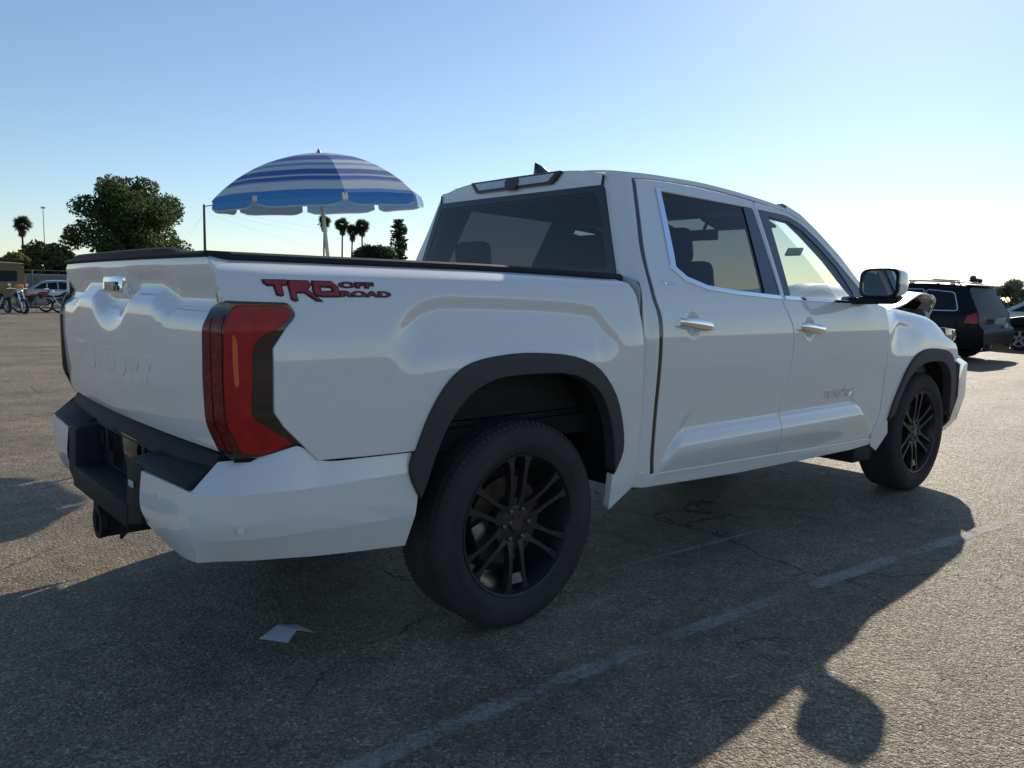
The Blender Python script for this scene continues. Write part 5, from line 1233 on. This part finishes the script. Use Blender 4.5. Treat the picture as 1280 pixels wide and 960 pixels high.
# ---- motorcycles
def motorcycle(label, loc, rz, tank, fairing=False, bag=None):
    t = thing('motorcycle', label, 'motorcycle', loc, rz, 'motorcycles in front of the wall')
    blk = mat('moto_black', (.015, .015, .016), .4, var=.1)
    for x in (-.70, .78):
        M = Matrix.Translation((x, 0, .31)); mb = MB(); mb.lathe([(-.06, .24), (-.075, .27), (-.05, .305), (0, .315), (.05, .305), (.075, .27), (.06, .24)], M, 28)
        wh = mb.build('wheel', TYRE2, t, smooth=60)
        mb = MB(); mb.lathe([(-.04, .235), (-.03, .22), (.03, .22), (.04, .235)], M, 28, True); mb.tube([(x, -.06, .31), (x, .06, .31)], .05, 10)
        for k in range(8): a = math.pi * k / 4; mb.tube([(x, 0, .31), (x + .23 * math.cos(a), 0, .31 + .23 * math.sin(a))], .008, 4)
        mb.build('rim', ALLOY, wh)
    mb = MB()
    for s in (-.09, .09): mb.tube([(.78, s, .31), (.42, s, .98)], .024, 8)
    mb.build('fork', CHROME, t)
    mb = MB(); mb.tube(spline([(.20, -.40, 1.04), (.36, -.30, 1.06), (.42, 0, 1.02), (.36, .30, 1.06), (.20, .40, 1.04)], 3), .014, 6); mb.build('handlebar', CHROME, t)
    mb = MB(); rws = []
    for x, w_, h0, h1 in ((-.12, .06, .72, .80), (0, .13, .70, .90), (.15, .16, .72, .95), (.30, .12, .76, .94), (.38, .05, .80, .88)): rws.append([(x, w_ * math.cos(a), (h0 + h1) / 2 + (h1 - h0) / 2 * math.sin(a)) for a in [2 * math.pi * j / 12 for j in range(12)]])
    mb.loft(rws, True); mb.build('fuel_tank', tank, t, smooth=60)
    mb = MB(); mb.loft([[(x, w_ * j, z - .05 * abs(j)) for j in (-1, -.5, 0, .5, 1)] for x, w_, z in ((-.95, .08, .84), (-.70, .13, .80), (-.35, .14, .74), (-.10, .08, .78))]); mb.box((-.45, 0, .70), (.7, .2, .08)); mb.build('seat', blk, t, smooth=50)
    mb = MB(); mb.box((.08, 0, .48), (.42, .26, .30)); mb.tube([(.0, 0, .5), (-.06, 0, .72)], .10, 10); mb.tube([(.10, 0, .5), (.22, 0, .70)], .10, 10); mb.build('engine', STEEL, t, bevel=.02)
    mb = MB(); mb.tube([(.22, .14, .5), (.05, .18, .28), (-.9, .20, .30)], [.03, .03, .05], 8); mb.build('exhaust_pipe', CHROME, t)
    mb = MB(); mb.tube([(.42, 0, .95), (.0, 0, .62), (-.25, 0, .55), (-.70, 0, .31)], .03, 6); mb.tube([(-.25, 0, .55), (-.6, 0, .78)], .025, 6); mb.build('frame', blk, t)
    mb = MB(); mb.lathe([(-.08, .04), (-.04, .085), (.04, .09)], Matrix.Translation((.52, 0, .93)) @ Matrix.Rotation(RAD(90), 4, 'Z'), 16); mb.build('headlamp', CHROME, t)
    for x in (-.70, .78):
        mb = MB(); mb.loft([[(x + .34 * math.cos(a), w_, .31 + .34 * math.sin(a)) for w_ in (-.07, -.04, .04, .07)] for a in [RAD((30 if x > 0 else 20) + 15 * k) for k in range(9)]]); mb.build('mudguard', tank if not fairing else blk, t)
    for s in (-.3, .3):
        mb = MB(); mb.tube([(.32, s, 1.06), (.34, s * 1.15, 1.20)], .006, 4); mb.lathe([(-.01, .02), (-.015, .055), (.01, .06)], Matrix.Translation((.34, s * 1.15, 1.22)) @ Matrix.Rotation(RAD(90), 4, 'Z'), 12); mb.build('mirror', CHROME, t)
    if fairing:
        mb = MB(); mb.loft([[(x, w_ * j, z - .14 * abs(j) ** 1.5) for j in (-1, -.6, -.2, .2, .6, 1)] for x, w_, z in ((.72, .06, .82), (.64, .16, .98), (.45, .22, 1.10), (.35, .2, 1.25))]); mb.build('fairing', fairing, t, smooth=60)
    if bag:
        mb = MB(); mb.box((.42, 0, 1.12), (.16, .30, .18)); mb.build('handlebar_bag', bag, t, bevel=.05, seg=3)
    mb = MB(); mb.tube([(-.05, -.12, .30), (-.12, -.28, .01)], .015, 5); mb.build('side_stand', STEEL, t)
REDP = mat('dark_red_paint', (.22, .015, .02), .3, 0, .8, var=.05)
motorcycle('black motorcycle facing the truck with an orange bag on its handlebar', (4.25, 36.2, 0), RAD(-75), mat('black_tank', (.015, .015, .016), .25, 0, .8, var=.05), bag=mat('orange_bag', (.65, .22, .04), .7, var=.3, scale=12))
motorcycle('motorcycle with a dark red tank between the others', (5.25, 36.9, 0), RAD(-10), REDP)
motorcycle('black and white faired motorcycle at the right of the red one', (6.35, 37.6, 0), RAD(-20), mat('black_tank', (.015, .015, .016)), fairing=mat('white_fairing', (.6, .6, .62), .3, 0, .8, var=.05))
